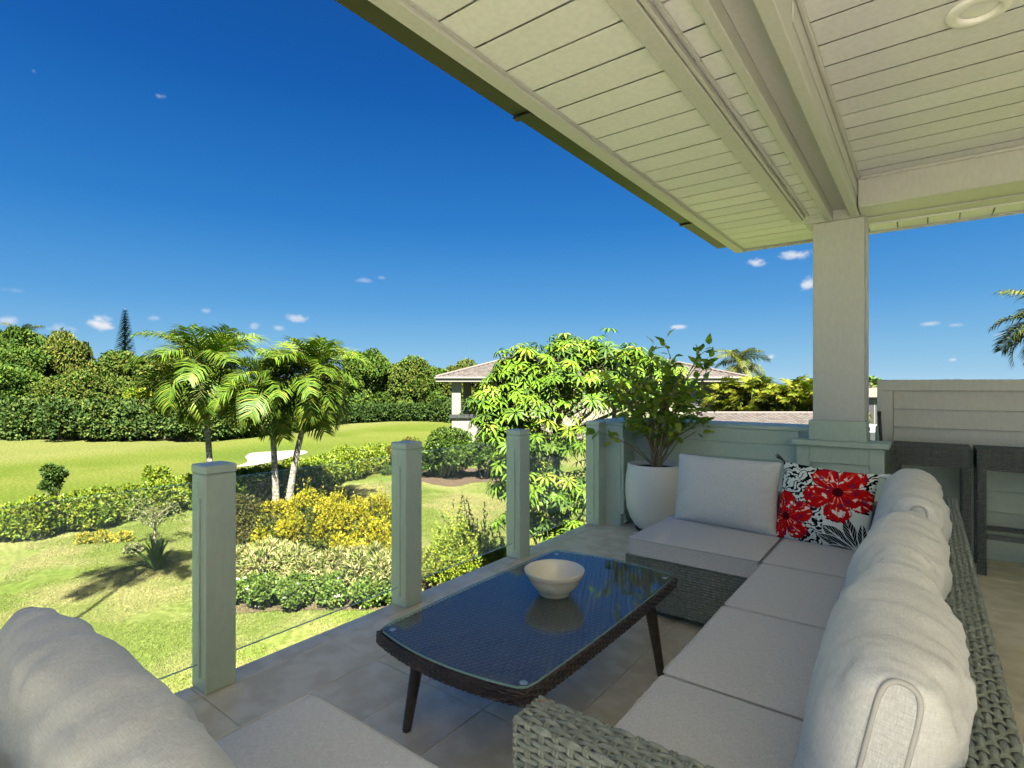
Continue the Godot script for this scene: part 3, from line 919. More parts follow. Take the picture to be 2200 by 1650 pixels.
func furniture() -> void:
	rng.seed = 41
	var sofa := thing("wicker_sofa", "long L-shaped grey wicker sofa along the right side of deck", "sofa", Vector3(-0.25, 0, -2.2))
	var o := Vector3(-0.25, 0, -2.2)
	var wg: Material = M.wicker_grey
	# long run
	wicker_box("seat_base", sofa, Vector3(-0.60, 0.045, -2.72) - o, Vector3(0.0, 0.318, -0.935) - o, "Xr", wg, M.wicker_grey, 0.03, 0.0145)
	wicker_box("back_frame", sofa, Vector3(0.005, 0.045, -3.45) - o, Vector3(0.118, 0.68, -0.945) - o, "xr", wg, M.wicker_grey, 0.027, 0.0145)
	wicker_box("arm", sofa, Vector3(-0.632, 0.045, -0.933) - o, Vector3(0.118, 0.60, -0.838) - o, "zyXZ", wg, M.wicker_grey, 0.031, 0.0128)
	# short run against the wall
	wicker_box("seat_base", sofa, Vector3(-1.305, 0.045, -3.36) - o, Vector3(-0.005, 0.318, -2.745) - o, "zX", wg, M.wicker_grey, 0.024, 0.0135)
	wicker_box("back_frame", sofa, Vector3(-1.20, 0.045, -3.46) - o, Vector3(0.0, 0.62, -3.37) - o, "zXy", wg, M.wicker_grey, 0.027, 0.0145)
	for p in [Vector3(-0.56, 0, -0.98), Vector3(0.06, 0, -0.90), Vector3(0.06, 0, -3.4), Vector3(-1.26, 0, -3.4), Vector3(-1.26, 0, -2.79), Vector3(-0.56, 0, -2.2)]:
		put(cbox(Vector3(0.04, 0.044, 0.04), 0.004), "foot", M.black_metal, sofa, place(p - o + Vector3(0, 0.0225, 0)))
	slab("worn_corner", Vector3(-0.640, 0.555, -0.945) - o, Vector3(-0.598, 0.592, -0.910) - o, M.light_trim, sofa, 0.006)
	slab("rusty_frame_end", Vector3(-0.632, 0.5925, -0.936) - o, Vector3(-0.608, 0.597, -0.918) - o, M.rust, sofa, 0.003)

	var sc: Material = M.cloth_seat
	seat_cushion(0.60, 0.592, Vector3(-0.30, 0.320, -1.205), "nearest grey seat cushion of the row, against the wicker arm", 1, M.cloth_seat_pale)
	seat_cushion(0.60, 0.592, Vector3(-0.305, 0.320, -1.810), "grey seat cushion beside the middle of the coffee table", 2, sc)
	seat_cushion(0.60, 0.592, Vector3(-0.305, 0.320, -2.415), "grey seat cushion next before the sofa's inside corner", 3, sc)
	seat_cushion(0.60, 0.62, Vector3(-0.310, 0.320, -3.035), "grey seat cushion in the sofa corner, under the floral pillow", 4, sc)
	seat_cushion(0.66, 0.63, Vector3(-0.955, 0.320, -3.045), "grey seat cushion at the sofa's far left end", 5, sc)
	# back cushions of the long run lean on the frame
	var lean := Vector3(0, -PI / 2, 0)
	var bx := -0.072
	var spec := [[-1.285, 0.655, "nearest tall grey back cushion, its piped end facing the camera", 11, -0.20, 0.0, 0.0, 0.02], [-1.968, 0.645, "second tall grey back cushion from the near wicker arm", 12, -0.25, -0.012, -0.006, -0.03], [-2.635, 0.62, "third tall grey back cushion from the near wicker arm", 13, -0.18, 0.01, 0.008, 0.03], [-3.148, 0.42, "farthest tall grey back cushion, touching the floral pillow", 14, -0.21, -0.005, 0.0, -0.02]]
	for s in spec:
		back_cushion(s[1], 0.45, Vector3(bx + s[5], 0.612 + s[6], s[0]), Vector3(s[4], -PI / 2 + s[7], 0), s[2], s[3])
	# far back pillow and its floral neighbour
	var far := thing("back_pillow", "wide grey back pillow standing against the far wall", "pillow", Vector3(-0.935, 0.608, -3.285))
	put(pillow(0.60, 0.41, 0.0, 0.105, 0.02, 0.5, 0.045, 21, 0.006, 44), "cover", M.cloth_pale, far, Transform3D(Basis.from_euler(Vector3(-0.17, -0.1, 0.0)), Vector3.ZERO))
	var fl := thing("floral_pillow", "white pillow printed with red hibiscus flowers and black leaves", "pillow", Vector3(-0.425, 0.598, -3.255))
	var c := put(pillow(0.45, 0.42, 0.0, 0.095, 0.015, 0.5, 0.06, 23, 0.005, 40), "cover", M.floral, fl, Transform3D(Basis.from_euler(Vector3(-0.24, -0.10, -0.06)), Vector3.ZERO))
	var tas := begin()
	for k in 9:
		var a := TAU * k / 9
		var tip := Vector3(-0.262 - 0.005 * cos(a * 3), 0.232 + 0.011 * sin(a), 0.011 * cos(a))
		add_tube(tas, [Vector3(-0.215, 0.2, 0), Vector3(-0.235, 0.217 + 0.004 * sin(a), 0.004 * cos(a)), tip], [0.0035, 0.004, 0.003], 5)
	put(tas.commit(), "tassel", M.black_metal, c)
	var tas2 := begin()
	for k in 9:
		var a := TAU * k / 9
		add_tube(tas2, [Vector3(0.215, 0.2, 0), Vector3(0.235, 0.205 + 0.004 * sin(a), 0.004 * cos(a)), Vector3(0.268, 0.206 + 0.011 * sin(a), 0.011 * cos(a))], [0.0035, 0.004, 0.003], 5)
	put(tas2.commit(), "tassel", M.light_trim, c)

	armchair()
	table()
	for k in 2:
		bar_stool(Vector3([0.022, 0.478][k], 0, -4.83), ["dark wicker bar stool beside the green pedestal", "dark wicker bar stool standing away from the column, cut by the frame"][k])


func armchair() -> void:
	var o := Vector3(-1.01, 0, -0.48)
	var t := thing("wicker_chair", "low armless grey wicker chair with its back to the camera", "chair", o)
	wicker_box("seat_base", t, Vector3(-1.31, 0.045, -0.835) - o, Vector3(-0.715, 0.318, -0.15) - o, "XZx", M.wicker_grey, M.wicker_grey, 0.03, 0.0145)
	wicker_box("back_frame", t, Vector3(-1.31, 0.045, -0.148) - o, Vector3(-0.715, 0.64, -0.05) - o, "zyX", M.wicker_grey, M.wicker_grey, 0.03, 0.0145)
	seat_cushion(0.605, 0.66, Vector3(-1.0135, 0.320, -0.515), "grey seat cushion of the chair at lower left", 6, M.cloth)
	back_cushion(0.84, 0.42, Vector3(-1.085, 0.568, -0.315), Vector3(-0.10, PI, 0.02), "big rounded grey back cushion at lower left, seen from behind", 15, 0.10)


func table() -> void:
	var o := Vector3(-1.188, 0, -1.78)
	var t := thing("coffee_table", "low brown wicker coffee table with a glass top", "coffee table", o)
	var hw := 0.315
	var hl := 0.565
	var shape := func(u: float, v: float) -> Vector2:   # u, v in -1..1
		return Vector2(u * hw + 0.012 * u * (1 - v * v), v * hl + 0.045 * v * (1 - u * u))
	var y := 0.392
	# bed and rim
	var n := 24
	var loop := []
	for i in n * 4:
		var s := float(i) / n
		var e := (s - floorf(s)) * 2.0 - 1.0
		var uv: Vector2 = [Vector2(e, -1), Vector2(1, e), Vector2(-e, 1), Vector2(-1, -e)][int(s)]
		# soften the four corners
		var q: Vector2 = shape.call(uv.x, uv.y)
		if absf(e) > 0.92:
			q *= 1.0 - 0.018 * (absf(e) - 0.92) / 0.08
		loop.append(q)
	var plate := func(y0: float, y1: float, grow: float) -> ArrayMesh:
		var st := begin()
		for i in loop.size():
			var a: Vector2 = loop[i] * grow
			var b: Vector2 = loop[(i + 1) % loop.size()] * grow
			quad(st, Vector3(a.x, y0, a.y), Vector3(b.x, y0, b.y), Vector3(b.x, y1, b.y), Vector3(a.x, y1, a.y), Vector3(a.x, 0, a.y))
			tri(st, Vector3(0, y1, 0), Vector3(a.x, y1, a.y), Vector3(b.x, y1, b.y), Vector3.UP)
			tri(st, Vector3(0, y0, 0), Vector3(a.x, y0, a.y), Vector3(b.x, y0, b.y), Vector3.DOWN)
		return st.commit()
	put(plate.call(y - 0.038, y - 0.004, 0.99), "bed", M.wicker_brown, t)
	var top := put(weave(func(u: float, v: float) -> Vector3:
		var q: Vector2 = shape.call((v / (hw * 2)) * 2 - 1, (u / (hl * 2)) * 2 - 1)
		return Vector3(q.x * 0.985, y - 0.001, q.y * 0.985), Vector3.UP, hl * 2, hw * 2, 0.021, 0.0105, 0.003), "weave", M.wicker_brown, t)
	top.set_meta("kind", "stuff")
	for side in 4:
		var rim := put(weave(func(u: float, v: float) -> Vector3:
			var e: float = clampf(u * 2.0 - 1.0, -1, 1)
			var uv: Vector2 = [Vector2(e, -1), Vector2(1, e), Vector2(-e, 1), Vector2(-1, -e)][side]
			var q: Vector2 = shape.call(uv.x, uv.y)
			return Vector3(q.x, y - 0.042 + v, q.y), [Vector3.FORWARD, Vector3.RIGHT, Vector3.BACK, Vector3.LEFT][side], 1.0, 0.042, 0.035 if side % 2 == 0 else 0.02, 0.0085, 0.003), "rim", M.wicker_brown, t)
		rim.set_meta("kind", "stuff")
	for sx in [-1, 1]:
		for sz in [-1, 1]:
			var st := begin()
			var pts := []
			var rad := []
			for k in 44:
				var f := k / 43.0
				pts.append(Vector3(sx * (0.292 - 0.045 * f), 0.006 + 0.35 * f, sz * (0.45 - 0.035 * f)))
				rad.append((0.0165 + 0.011 * f) * (1.0 if k % 2 == 0 else 0.94))
			add_tube(st, pts, rad, 12)
			add_tube(st, [Vector3(sx * 0.2925, 0.0, sz * 0.4503), Vector3(sx * 0.292, 0.007, sz * 0.45)], [0.014, 0.014], 12)
			put(st.commit(), "leg", M.wicker_brown, t)
	var gl := put(plate.call(y + 0.003, y + 0.011, 0.985), "glass_top", M.table_glass, t)
	var st := begin()
	for i in loop.size():
		var a: Vector2 = loop[i] * 0.9856
		var b: Vector2 = loop[(i + 1) % loop.size()] * 0.9856
		quad(st, Vector3(a.x, y + 0.0035, a.y), Vector3(b.x, y + 0.0035, b.y), Vector3(b.x, y + 0.0105, b.y), Vector3(a.x, y + 0.0105, a.y), Vector3(a.x, 0, a.y))
	put(st.commit(), "polished_edge", M.glass_edge, gl)
	for sx in [-1, 1]:
		for sz in [-1, 1]:
			put(lathe([Vector2(0.0003, 0.0026), Vector2(0.011, 0.0026), Vector2(0.012, 0.001), Vector2(0.012, 0.0)], 16), "bumper_disc", M.disc, t, place(Vector3(sx * 0.278, y + 0.0003, sz * 0.525)))
	# bowl
	var prof := [Vector2(0.0005, 0.004), Vector2(0.050, 0.004), Vector2(0.053, 0.0), Vector2(0.060, 0.0), Vector2(0.061, 0.010), Vector2(0.070, 0.016), Vector2(0.088, 0.034), Vector2(0.102, 0.056), Vector2(0.110, 0.074), Vector2(0.1125, 0.076), Vector2(0.1165, 0.081), Vector2(0.119, 0.092), Vector2(0.1205, 0.097), Vector2(0.118, 0.099), Vector2(0.114, 0.097), Vector2(0.106, 0.078), Vector2(0.094, 0.052), Vector2(0.076, 0.028), Vector2(0.05, 0.015), Vector2(0.0005, 0.012)]
	tag(put(lathe(prof, 64), "bowl", M.bowl_glaze, null, place(Vector3(-1.185, y + 0.0113, -1.845))), "cream glazed bowl standing on the glass table top", "bowl")


func bar_stool(at: Vector3, label: String) -> void:
	var t := thing("bar_stool", label, "bar stool", at, 0.0, "wicker bar stools at the bar wall")
	var m: Material = M.wicker_dark
	wicker_box("seat", t, Vector3(-0.215, 0.68, -0.17), Vector3(0.215, 0.815, 0.17), "zyXx", m, m, 0.022, 0.0125)
	for sx in [-1, 1]:
		for sz in [-1, 1]:
			wicker_box("leg", t, Vector3(sx * 0.19 - 0.022, 0.0, sz * 0.145 - 0.022), Vector3(sx * 0.19 + 0.022, 0.679, sz * 0.145 + 0.022), "zXx", m, m, 0.022, 0.0125)
	for sz in [-1, 1]:
		slab("stretcher", Vector3(-0.167, 0.235, sz * 0.145 - 0.014), Vector3(0.167, 0.268, sz * 0.145 + 0.014), m, t)
	for sx in [-1, 1]:
		slab("stretcher", Vector3(sx * 0.19 - 0.013, 0.33, -0.122), Vector3(sx * 0.19 + 0.013, 0.36, 0.122), m, t)


# ------------------------------------------------------------------ the printed pillow
func floral_image() -> Image:
	var w := 640
	var im := Image.create(w, w, false, Image.FORMAT_RGB8)
	var f := noise(55, 1.0, 3)
	var paper := Color(0.88, 0.90, 0.87)
	var ink := Color(0.035, 0.04, 0.045)
	for y in w:
		for x in w:
			var u := float(x) / w
			var v := float(y) / w
			var wob := f.get_noise_2d(u * 5.0, v * 5.0)
			var c := paper
			# brushed zebra strokes, in patches that run different ways
			var patch := f.get_noise_2d(u * 2.4 + 7.0, v * 2.4 + 3.0)
			var dir := 0.6 if patch > 0.12 else (2.1 if patch < -0.16 else 1.25)
			var s := sin((u * cos(dir) + v * sin(dir)) * 88.0 + wob * 9.0)
			var broken := f.get_noise_2d(u * 14.0 + 90.0, v * 14.0)
			if s > 0.35 + broken * 0.9 and v < 0.72 and not (u > 0.52 and v > 0.5):
				c = ink
			if s > 0.25 + broken and u > 0.3 and u < 0.55 and v >= 0.6:
				c = ink
			# leaves with pale veins at lower right
			for L in [[0.55, 0.72, 0.88, 0.93, 0.075], [0.50, 0.84, 0.92, 0.98, 0.06], [0.76, 0.58, 0.90, 0.92, 0.06], [0.93, 0.62, 0.96, 0.97, 0.045], [0.58, 0.97, 0.95, 0.955, 0.03]]:
				var a := Vector2(L[0], L[1])
				var b := Vector2(L[2], L[3])
				var d := (b - a)
				var k := (Vector2(u, v) - a).dot(d) / d.length_squared()
				if k > 0.0 and k < 1.0:
					var off := absf((Vector2(u, v) - a).cross(d) / d.length()) + wob * 0.008
					var half: float = L[4] * sin(PI * pow(k, 0.8))
					if off < half + 0.012:
						c = paper
					if off < half:
						c = ink if off > 0.006 and sin(k * 46.0 + off * 260.0) < 0.88 else paper
			c = flower(c, Vector2(u, v), Vector2(0.66, 0.30), 0.34, 0.4, f)
			c = flower(c, Vector2(u, v), Vector2(0.14, 0.70), 0.30, 1.1, f)
			im.set_pixel(x, y, c)
	return im


func flower(under: Color, p: Vector2, c: Vector2, r: float, turn: float, f: FastNoiseLite) -> Color:
	var d := p - c
	var len := d.length()
	if len > r * 1.25:
		return under
	var a := d.angle() + turn
	var best := under
	var seg := TAU / 5.0
	var k := floorf(a / seg)
	var t := (a - k * seg) / seg * 2.0 - 1.0     # -1..1 across a petal
	var ruffle := f.get_noise_2d(d.x * 22.0, d.y * 22.0) * 0.08
	var reach := r * (0.40 + 0.66 * pow(maxf(0.0, 1.0 - t * t), 0.36) + ruffle)
	if len > reach:
		return under
	var q := len / reach
	var streak := f.get_noise_2d(t * 2.6 + k * 31.0, q * 1.1 + 20.0)
	var red := Color(0.80, 0.035, 0.05)
	var deep := Color(0.52, 0.02, 0.07)
	var orange := Color(0.93, 0.24, 0.09)
	var blush := Color(0.97, 0.80, 0.72)
	var col := red.lerp(orange, clampf(streak * 1.6, 0, 1))
	if streak > 0.3 and q > 0.2:
		col = col.lerp(blush, clampf((streak - 0.3) * 6.0, 0, 1))
	# pale patch painted on some petals
	var blot := f.get_noise_2d(d.x * 7.0 + k * 13.0 + 50.0, d.y * 7.0)
	if blot > 0.3 and q > 0.35 and q < 0.9:
		col = col.lerp(Color(0.96, 0.90, 0.84), clampf((blot - 0.3) * 8.0, 0, 1))
	if blot < -0.3:
		col = col.lerp(Color(0.42, 0.10, 0.33), 0.65)
	if absf(t) > 0.94 and q > 0.2:
		col = col.lerp(deep, 0.7)
	var vein := absf(sin(t * 9.0 + f.get_noise_2d(d.x * 9.0, d.y * 9.0) * 1.5))
	if vein < 0.16 and q < 0.85:
		col = col.lerp(deep, 0.45)
	if q > 0.95:
		col = col.lerp(deep, 0.6)
	if len < r * 0.16:
		col = col.lerp(Color(0.22, 0.02, 0.08), 0.85)
	return col


func more_materials() -> void:
	mat("rust", lin(0.42, 0.15, 0.06), 0.9)
	var fl := mat("floral", Color.WHITE, 0.85, 0.25)
	fl.albedo_texture = ImageTexture.create_from_image(floral_image())
	for p in [["cloth_pale", "cloth", 1.0], ["cloth_seat_pale", "cloth_seat", 1.0]]:
		var m: StandardMaterial3D = M[p[1]].duplicate()
		m.resource_name = p[0]
		m.albedo_color = lin(minf(p[2], 1.0), minf(p[2], 1.0), minf(p[2], 1.0))
		M[p[0]] = m


# ------------------------------------------------------------------ the ground
var hills_noise: FastNoiseLite
var patch_noise: FastNoiseLite


func ground_height(x: float, z: float) -> float:
	if hills_noise == null:
		hills_noise = noise(101, 0.035, 2)
		patch_noise = noise(102, 0.22, 4)
	var far := clampf((-21.0 - x) / 8.0, 0, 1)
	var y := GROUND + far * 0.16 * hills_noise.get_noise_2d(x, z) + (1.0 - far) * 0.02 * hills_noise.get_noise_2d(x * 9.0, z * 9.0)
	y += 0.55 * exp(-(pow(x + 36.5, 2) + pow(z + 21.0, 2)) / 9.0)
	y += 0.5 * exp(-(pow(x + 40.0, 2) + pow(z + 36.0, 2)) / 60.0)
	return y


func grass_color(x: float, z: float) -> Color:
	var p := patch_noise.get_noise_2d(x, z)
	var fine := patch_noise.get_noise_2d(x * 5.0 + 200.0, z * 5.0)
	if x > -19.8:
		var dry := clampf(p * 1.5 + fine * 0.55 + 0.42, 0, 1)
		return Color(0.225, 0.295, 0.055).lerp(Color(0.40, 0.385, 0.145), dry)
	var band := 0.5 + 0.5 * sin((x * 0.9 + z * 0.35) * 0.75 + 2.0 * p)
	var c := Color(0.165, 0.215, 0.032).lerp(Color(0.235, 0.255, 0.055), clampf(0.75 * band + p * 0.5 + 0.15, 0, 1))
	var collar := exp(-(pow(x + 31.5, 2) + pow(z + 17.2, 2)) / 14.0)
	c = c.lerp(Color(0.14, 0.20, 0.032), clampf(collar * 1.5 - 0.3, 0, 0.8))
	return c.lerp(Color(0.29, 0.285, 0.10), clampf((-x - 38.0) / 5.0, 0, 0.7))


func steps(list: Array) -> Array:
	# list of [from, to, step] runs
	var out := []
	for r in list:
		var v: float = r[0]
		while v < r[1] - 0.001:
			out.append(v)
			v += r[2]
	out.append(list[-1][1])
	return out


func grounds() -> void:
	var xs := steps([[-120.0, -44.0, 2.0], [-44.0, -20.0, 0.6], [-20.0, -5.0, 0.25], [-5.0, 31.0, 1.5]])
	var zs := steps([[-90.0, -42.0, 2.0], [-42.0, -24.0, 0.6], [-24.0, 4.0, 0.25], [4.0, 40.0, 2.0]])
	var V := PackedVector3Array()
	var C := PackedColorArray()
	var N := PackedVector3Array()
	var I := PackedInt32Array()
	for z in zs:
		for x in xs:
			var y := ground_height(x, z)
			V.append(Vector3(x, y, z))
			N.append(Vector3(y - ground_height(x + 0.3, z), 0.3, y - ground_height(x, z + 0.3)).normalized())
			C.append(grass_color(x, z))
	var w := xs.size()
	for j in zs.size() - 1:
		for i in w - 1:
			var q := j * w + i
			I.append_array([q, q + 1, q + w, q + 1, q + w + 1, q + w])
	# out to the horizon
	var far := Color(0.16, 0.20, 0.05)
	var b := [xs[0], xs[-1], zs[0], zs[-1]]
	for r in [[-4000.0, 4000.0, -4000.0, b[2]], [-4000.0, 4000.0, b[3], 4000.0], [-4000.0, b[0], b[2], b[3]], [b[1], 4000.0, b[2], b[3]]]:
		var q := V.size()
		for p in [[r[0], r[2]], [r[1], r[2]], [r[0], r[3]], [r[1], r[3]]]:
			V.append(Vector3(p[0], GROUND - 0.02, p[1]))
			N.append(Vector3.UP)
			C.append(far)
		I.append_array([q, q + 1, q + 2, q + 1, q + 3, q + 2])
	var g := put(arrays(V, N, C, I), "ground", M.grass)
	g.set_meta("kind", "structure")
	# short grass standing on the near lawn
	rng.seed = 51
	var tuft := begin_leaves()
	for k in 6:
		var a := TAU * k / 6 + rr(-0.4, 0.4)
		var d := Vector3(cos(a) * 0.6, 1.0, sin(a) * 0.6).normalized()
		var o := Vector3(rr(-0.02, 0.02), 0, rr(-0.02, 0.02))
		add_leaf(tuft, o, d, Vector3(cos(a), -0.4, sin(a)), rr(0.026, 0.04), 0.009, Color.WHITE)
	var mm := MultiMesh.new()
	mm.transform_format = MultiMesh.TRANSFORM_3D
	mm.use_colors = true
	mm.mesh = leaves_mesh(tuft)
	var places := []
	while places.size() < 130000:
		var x := rr(-19.0, -5.5)
		var z := rr(-15.5, 1.0)
		if x * -0.604 - z * 0.797 > 24.0 or (z > x * 0.33 + 2.5):
			continue
		if patch_noise.get_noise_2d(x * 2.0 + 50.0, z * 2.0) < -0.35:
			continue
		places.append(Vector3(x, ground_height(x, z) - 0.004, z))
	mm.instance_count = places.size()
	for i in places.size():
		var s := rr(0.7, 1.25)
		mm.set_instance_transform(i, Transform3D(Basis(Vector3.UP, rr(0, TAU)).scaled(Vector3(s, s * rr(0.7, 1.1), s)), places[i]))
		var c := grass_color(places[i].x, places[i].z) * rr(0.78, 1.08)
		c.a = 1.0
		mm.set_instance_color(i, c)
	var mi := MultiMeshInstance3D.new()
	mi.multimesh = mm
	mi.material_override = M.grass_blade
	mi.name = "lawn_grass"
	add_child(mi)
	tag(mi, "short yellow-green lawn grass below the deck", "grass")
	mi.set_meta("kind", "stuff")
	# bunker
	sheet("bunker", [[-28.2, -13.8], [-29.4, -15.0], [-31.4, -15.9], [-32.5, -16.9], [-31.9, -18.2], [-31.4, -19.3], [-30.3, -19.2], [-29.3, -17.8], [-28.5, -16.2], [-27.9, -14.6]], M.sand, 0.02)
	sheet("planting_bed", [[-10.8, -4.55], [-9.6, -5.5], [-8.3, -6.55], [-6.8, -7.6], [-6.2, -9.2], [-7.6, -10.3], [-10.0, -9.6], [-11.6, -8.6], [-13.2, -7.4], [-13.3, -6.4], [-12.2, -5.5]], M.mulch, 0.012)
	sheet("planting_bed", [[-15.4, -18.0], [-15.6, -16.6], [-17.2, -16.5], [-19.0, -17.4], [-19.4, -19.6], [-17.4, -21.0], [-14.6, -20.4], [-13.4, -19.0]], M.mulch, 0.012)


func sheet(called: String, outline: Array, m: Material, lift: float) -> void:
	var cv := PackedVector2Array()
	var n := outline.size()
	for i in n:
		var p: Array = []
		for k in [-1, 0, 1, 2]:
			var q: Array = outline[posmod(i + k, n)]
			p.append(Vector2(q[0], q[1]))
		for s in 5:
			var v: Vector2 = p[1].cubic_interpolate(p[2], p[0], p[3], s / 5.0)
			cv.append(v)
	# a grid clipped to the outline follows the ground
	var lo := cv[0]
	var hi := cv[0]
	for p in cv:
		lo = lo.min(p)
		hi = hi.max(p)
	var st := begin()
	var step := 0.5
	var y := lo.y
	while y < hi.y:
		var x := lo.x
		while x < hi.x:
			var cell := PackedVector2Array([Vector2(x, y), Vector2(x + step, y), Vector2(x + step, y + step), Vector2(x, y + step)])
			for piece in Geometry2D.intersect_polygons(cell, cv):
				var t := Geometry2D.triangulate_polygon(piece)
				for k in range(0, t.size(), 3):
					var v := []
					for j in 3:
						var p: Vector2 = piece[t[k + j]]
						v.append(Vector3(p.x, ground_height(p.x, p.y) + lift, p.y))
					tri(st, v[0], v[1], v[2], Vector3.UP)
			x += step
		y += step
	put(st.commit(), called, m).set_meta("kind", "structure")


func arrays(V: PackedVector3Array, N: PackedVector3Array, C: PackedColorArray, I: PackedInt32Array) -> ArrayMesh:
	var arr := []
	arr.resize(Mesh.ARRAY_MAX)
	arr[Mesh.ARRAY_VERTEX] = V
	arr[Mesh.ARRAY_NORMAL] = N
	arr[Mesh.ARRAY_COLOR] = C
	arr[Mesh.ARRAY_INDEX] = I
	var m := ArrayMesh.new()
	m.add_surface_from_arrays(Mesh.PRIMITIVE_TRIANGLES, arr)
	return m


# ------------------------------------------------------------------ leaves
class Leaves:
	var V := PackedVector3Array()
	var N := PackedVector3Array()
	var C := PackedColorArray()
	var I := PackedInt32Array()


func begin_leaves() -> Leaves:
	return Leaves.new()


func leaves_mesh(L: Leaves) -> ArrayMesh:
	# leaf faces are listed the other way round; front faces run clockwise
	var I := PackedInt32Array()
	I.resize(L.I.size())
	for i in range(0, L.I.size(), 3):
		I[i] = L.I[i]
		I[i + 1] = L.I[i + 2]
		I[i + 2] = L.I[i + 1]
	return arrays(L.V, L.N, L.C, I)


# one leaf folded along its midrib
func add_leaf(L: Leaves, p: Vector3, dir: Vector3, nrm: Vector3, len: float, wid: float, c: Color) -> void:
	var side := dir.cross(nrm).normalized()
	var up := side.cross(dir)
	var q := L.V.size()
	var mid := p + dir * (len * 0.45)
	L.V.append(p)
	L.V.append(mid + side * wid * 0.5 + up * wid * 0.14)
	L.V.append(p + dir * len - up * len * 0.08)
	L.V.append(mid - side * wid * 0.5 + up * wid * 0.14)
	L.N.append(up)
	L.N.append((up - side * 0.35).normalized())
	L.N.append(up)
	L.N.append((up + side * 0.35).normalized())
	for k in 4:
		L.C.append(c)
	L.I.append_array([q, q + 1, q + 2, q, q + 2, q + 3])


func ball() -> Vector3:
	var z := rr(-1, 1)
	var a := rr(0, TAU)
	var r := sqrt(1 - z * z)
	return Vector3(r * cos(a), z, r * sin(a))


# leaves over a heap of ellipsoids [centre, radii]; whorl = leaves that spring from one twig end
func cloud(L: Leaves, blobs: Array, n: int, len: float, wid: float, cols: Array, whorl := 1, upward := 0.35, inner := 0.72, wild := 0.75) -> void:
	var weights := []
	var tones := []
	var total := 0.0
	for b in blobs:
		tones.append(rr(0.78, 1.24))
		var a: float = pow(b[1].x * b[1].y * b[1].z, 2.0 / 3.0)
		total += a
		weights.append(total)
	var made := 0
	var tries := 0
	while made < n and tries < n * 4:
		tries += 1
		var pick := rr(0, total)
		var k := 0
		while weights[k] < pick:
			k += 1
		var c: Vector3 = blobs[k][0]
		var r: Vector3 = blobs[k][1]
		var d := ball()
		if d.y < -0.75:
			continue
		var f := rr(inner, 1.06) if rng.randf() < 0.8 else rr(0.45, inner)
		var p := c + d * r * f
		var buried := false
		for j in blobs.size():
			if j != k:
				var e: Vector3 = (p - blobs[j][0]) / blobs[j][1]
				if e.length_squared() < 0.42:
					buried = true
					break
		if buried:
			continue
		var out := (d / r).normalized()
		var base: Color = cols[rng.randi_range(0, cols.size() - 1)]
		for w in whorl:
			var dir := (out * 0.7 + Vector3.UP * upward + ball() * wild).normalized()
			var nrm := (out + Vector3.UP * 0.6 + ball() * 0.5).normalized()
			if absf(dir.dot(nrm)) > 0.95:
				nrm = (nrm + Vector3.RIGHT * 0.5).normalized()
			var s := rr(0.72, 1.2)
			var t: float = rr(0.82, 1.16) * tones[k]
			add_leaf(L, p + ball() * len * 0.2, dir, nrm, len * s, wid * s, Color(base.r * t, base.g * t, base.b * t))
		made += 1


const GREENS := [Color(0.083, 0.158, 0.027), Color(0.112, 0.195, 0.030), Color(0.060, 0.128, 0.024), Color(0.150, 0.210, 0.033)]
const OLIVES := [Color(0.152, 0.181, 0.032), Color(0.116, 0.160, 0.029), Color(0.189, 0.196, 0.043), Color(0.087, 0.138, 0.026)]
const BRIGHTS := [Color(0.20, 0.30, 0.024), Color(0.25, 0.34, 0.030), Color(0.15, 0.26, 0.022), Color(0.32, 0.36, 0.035)]


func lumps(c: Vector3, r: Vector3, n: int, size: float) -> Array:
	# smaller heaps over the surface of a big one, for an uneven outline
	var out := [[c, r * 0.72]]
	for k in n:
		var d := ball()
		if d.y < -0.45:
			d.y = -d.y
		var s := size * rr(0.7, 1.25)
		out.append([c + d * r * rr(0.62, 0.86), Vector3(s, s * rr(0.75, 1.0), s)])
	return out


func shrub(called: String, label: String, category: String, blobs: Array, n: int, len: float, wid: float, cols: Array, whorl: int, m: Material, group := "", flowers := []) -> Node3D:
	var base: Vector3 = blobs[0][0]
	for b in blobs:
		base = (base + b[0]) * 0.5
	base.y = ground_height(base.x, base.z)
	var t := thing(called, label, category, base, 0.0, group)
	var local := []
	for b in blobs:
		local.append([b[0] - base, b[1]])
	var st := begin()
	for b in local:
		var c: Vector3 = b[0]
		add_tube(st, [Vector3(c.x * 0.4, -0.05, c.z * 0.4), Vector3(c.x * 0.75, c.y * 0.5, c.z * 0.75), c + Vector3(0, b[1].y * 0.3, 0)], [0.03, 0.022, 0.008], 5)
	put(st.commit(), "stem", M.bark, t)
	var L := begin_leaves()
	cloud(L, local, n, len, wid, cols, whorl)
	put(leaves_mesh(L), "foliage", m, t)
	if flowers.size():
		var F := begin_leaves()
		cloud(F, local, int(flowers[0]), flowers[1], flowers[2], flowers[3], 4, 0.5, 0.98)
		put(leaves_mesh(F), "blossom", M.petal, t)
	return t


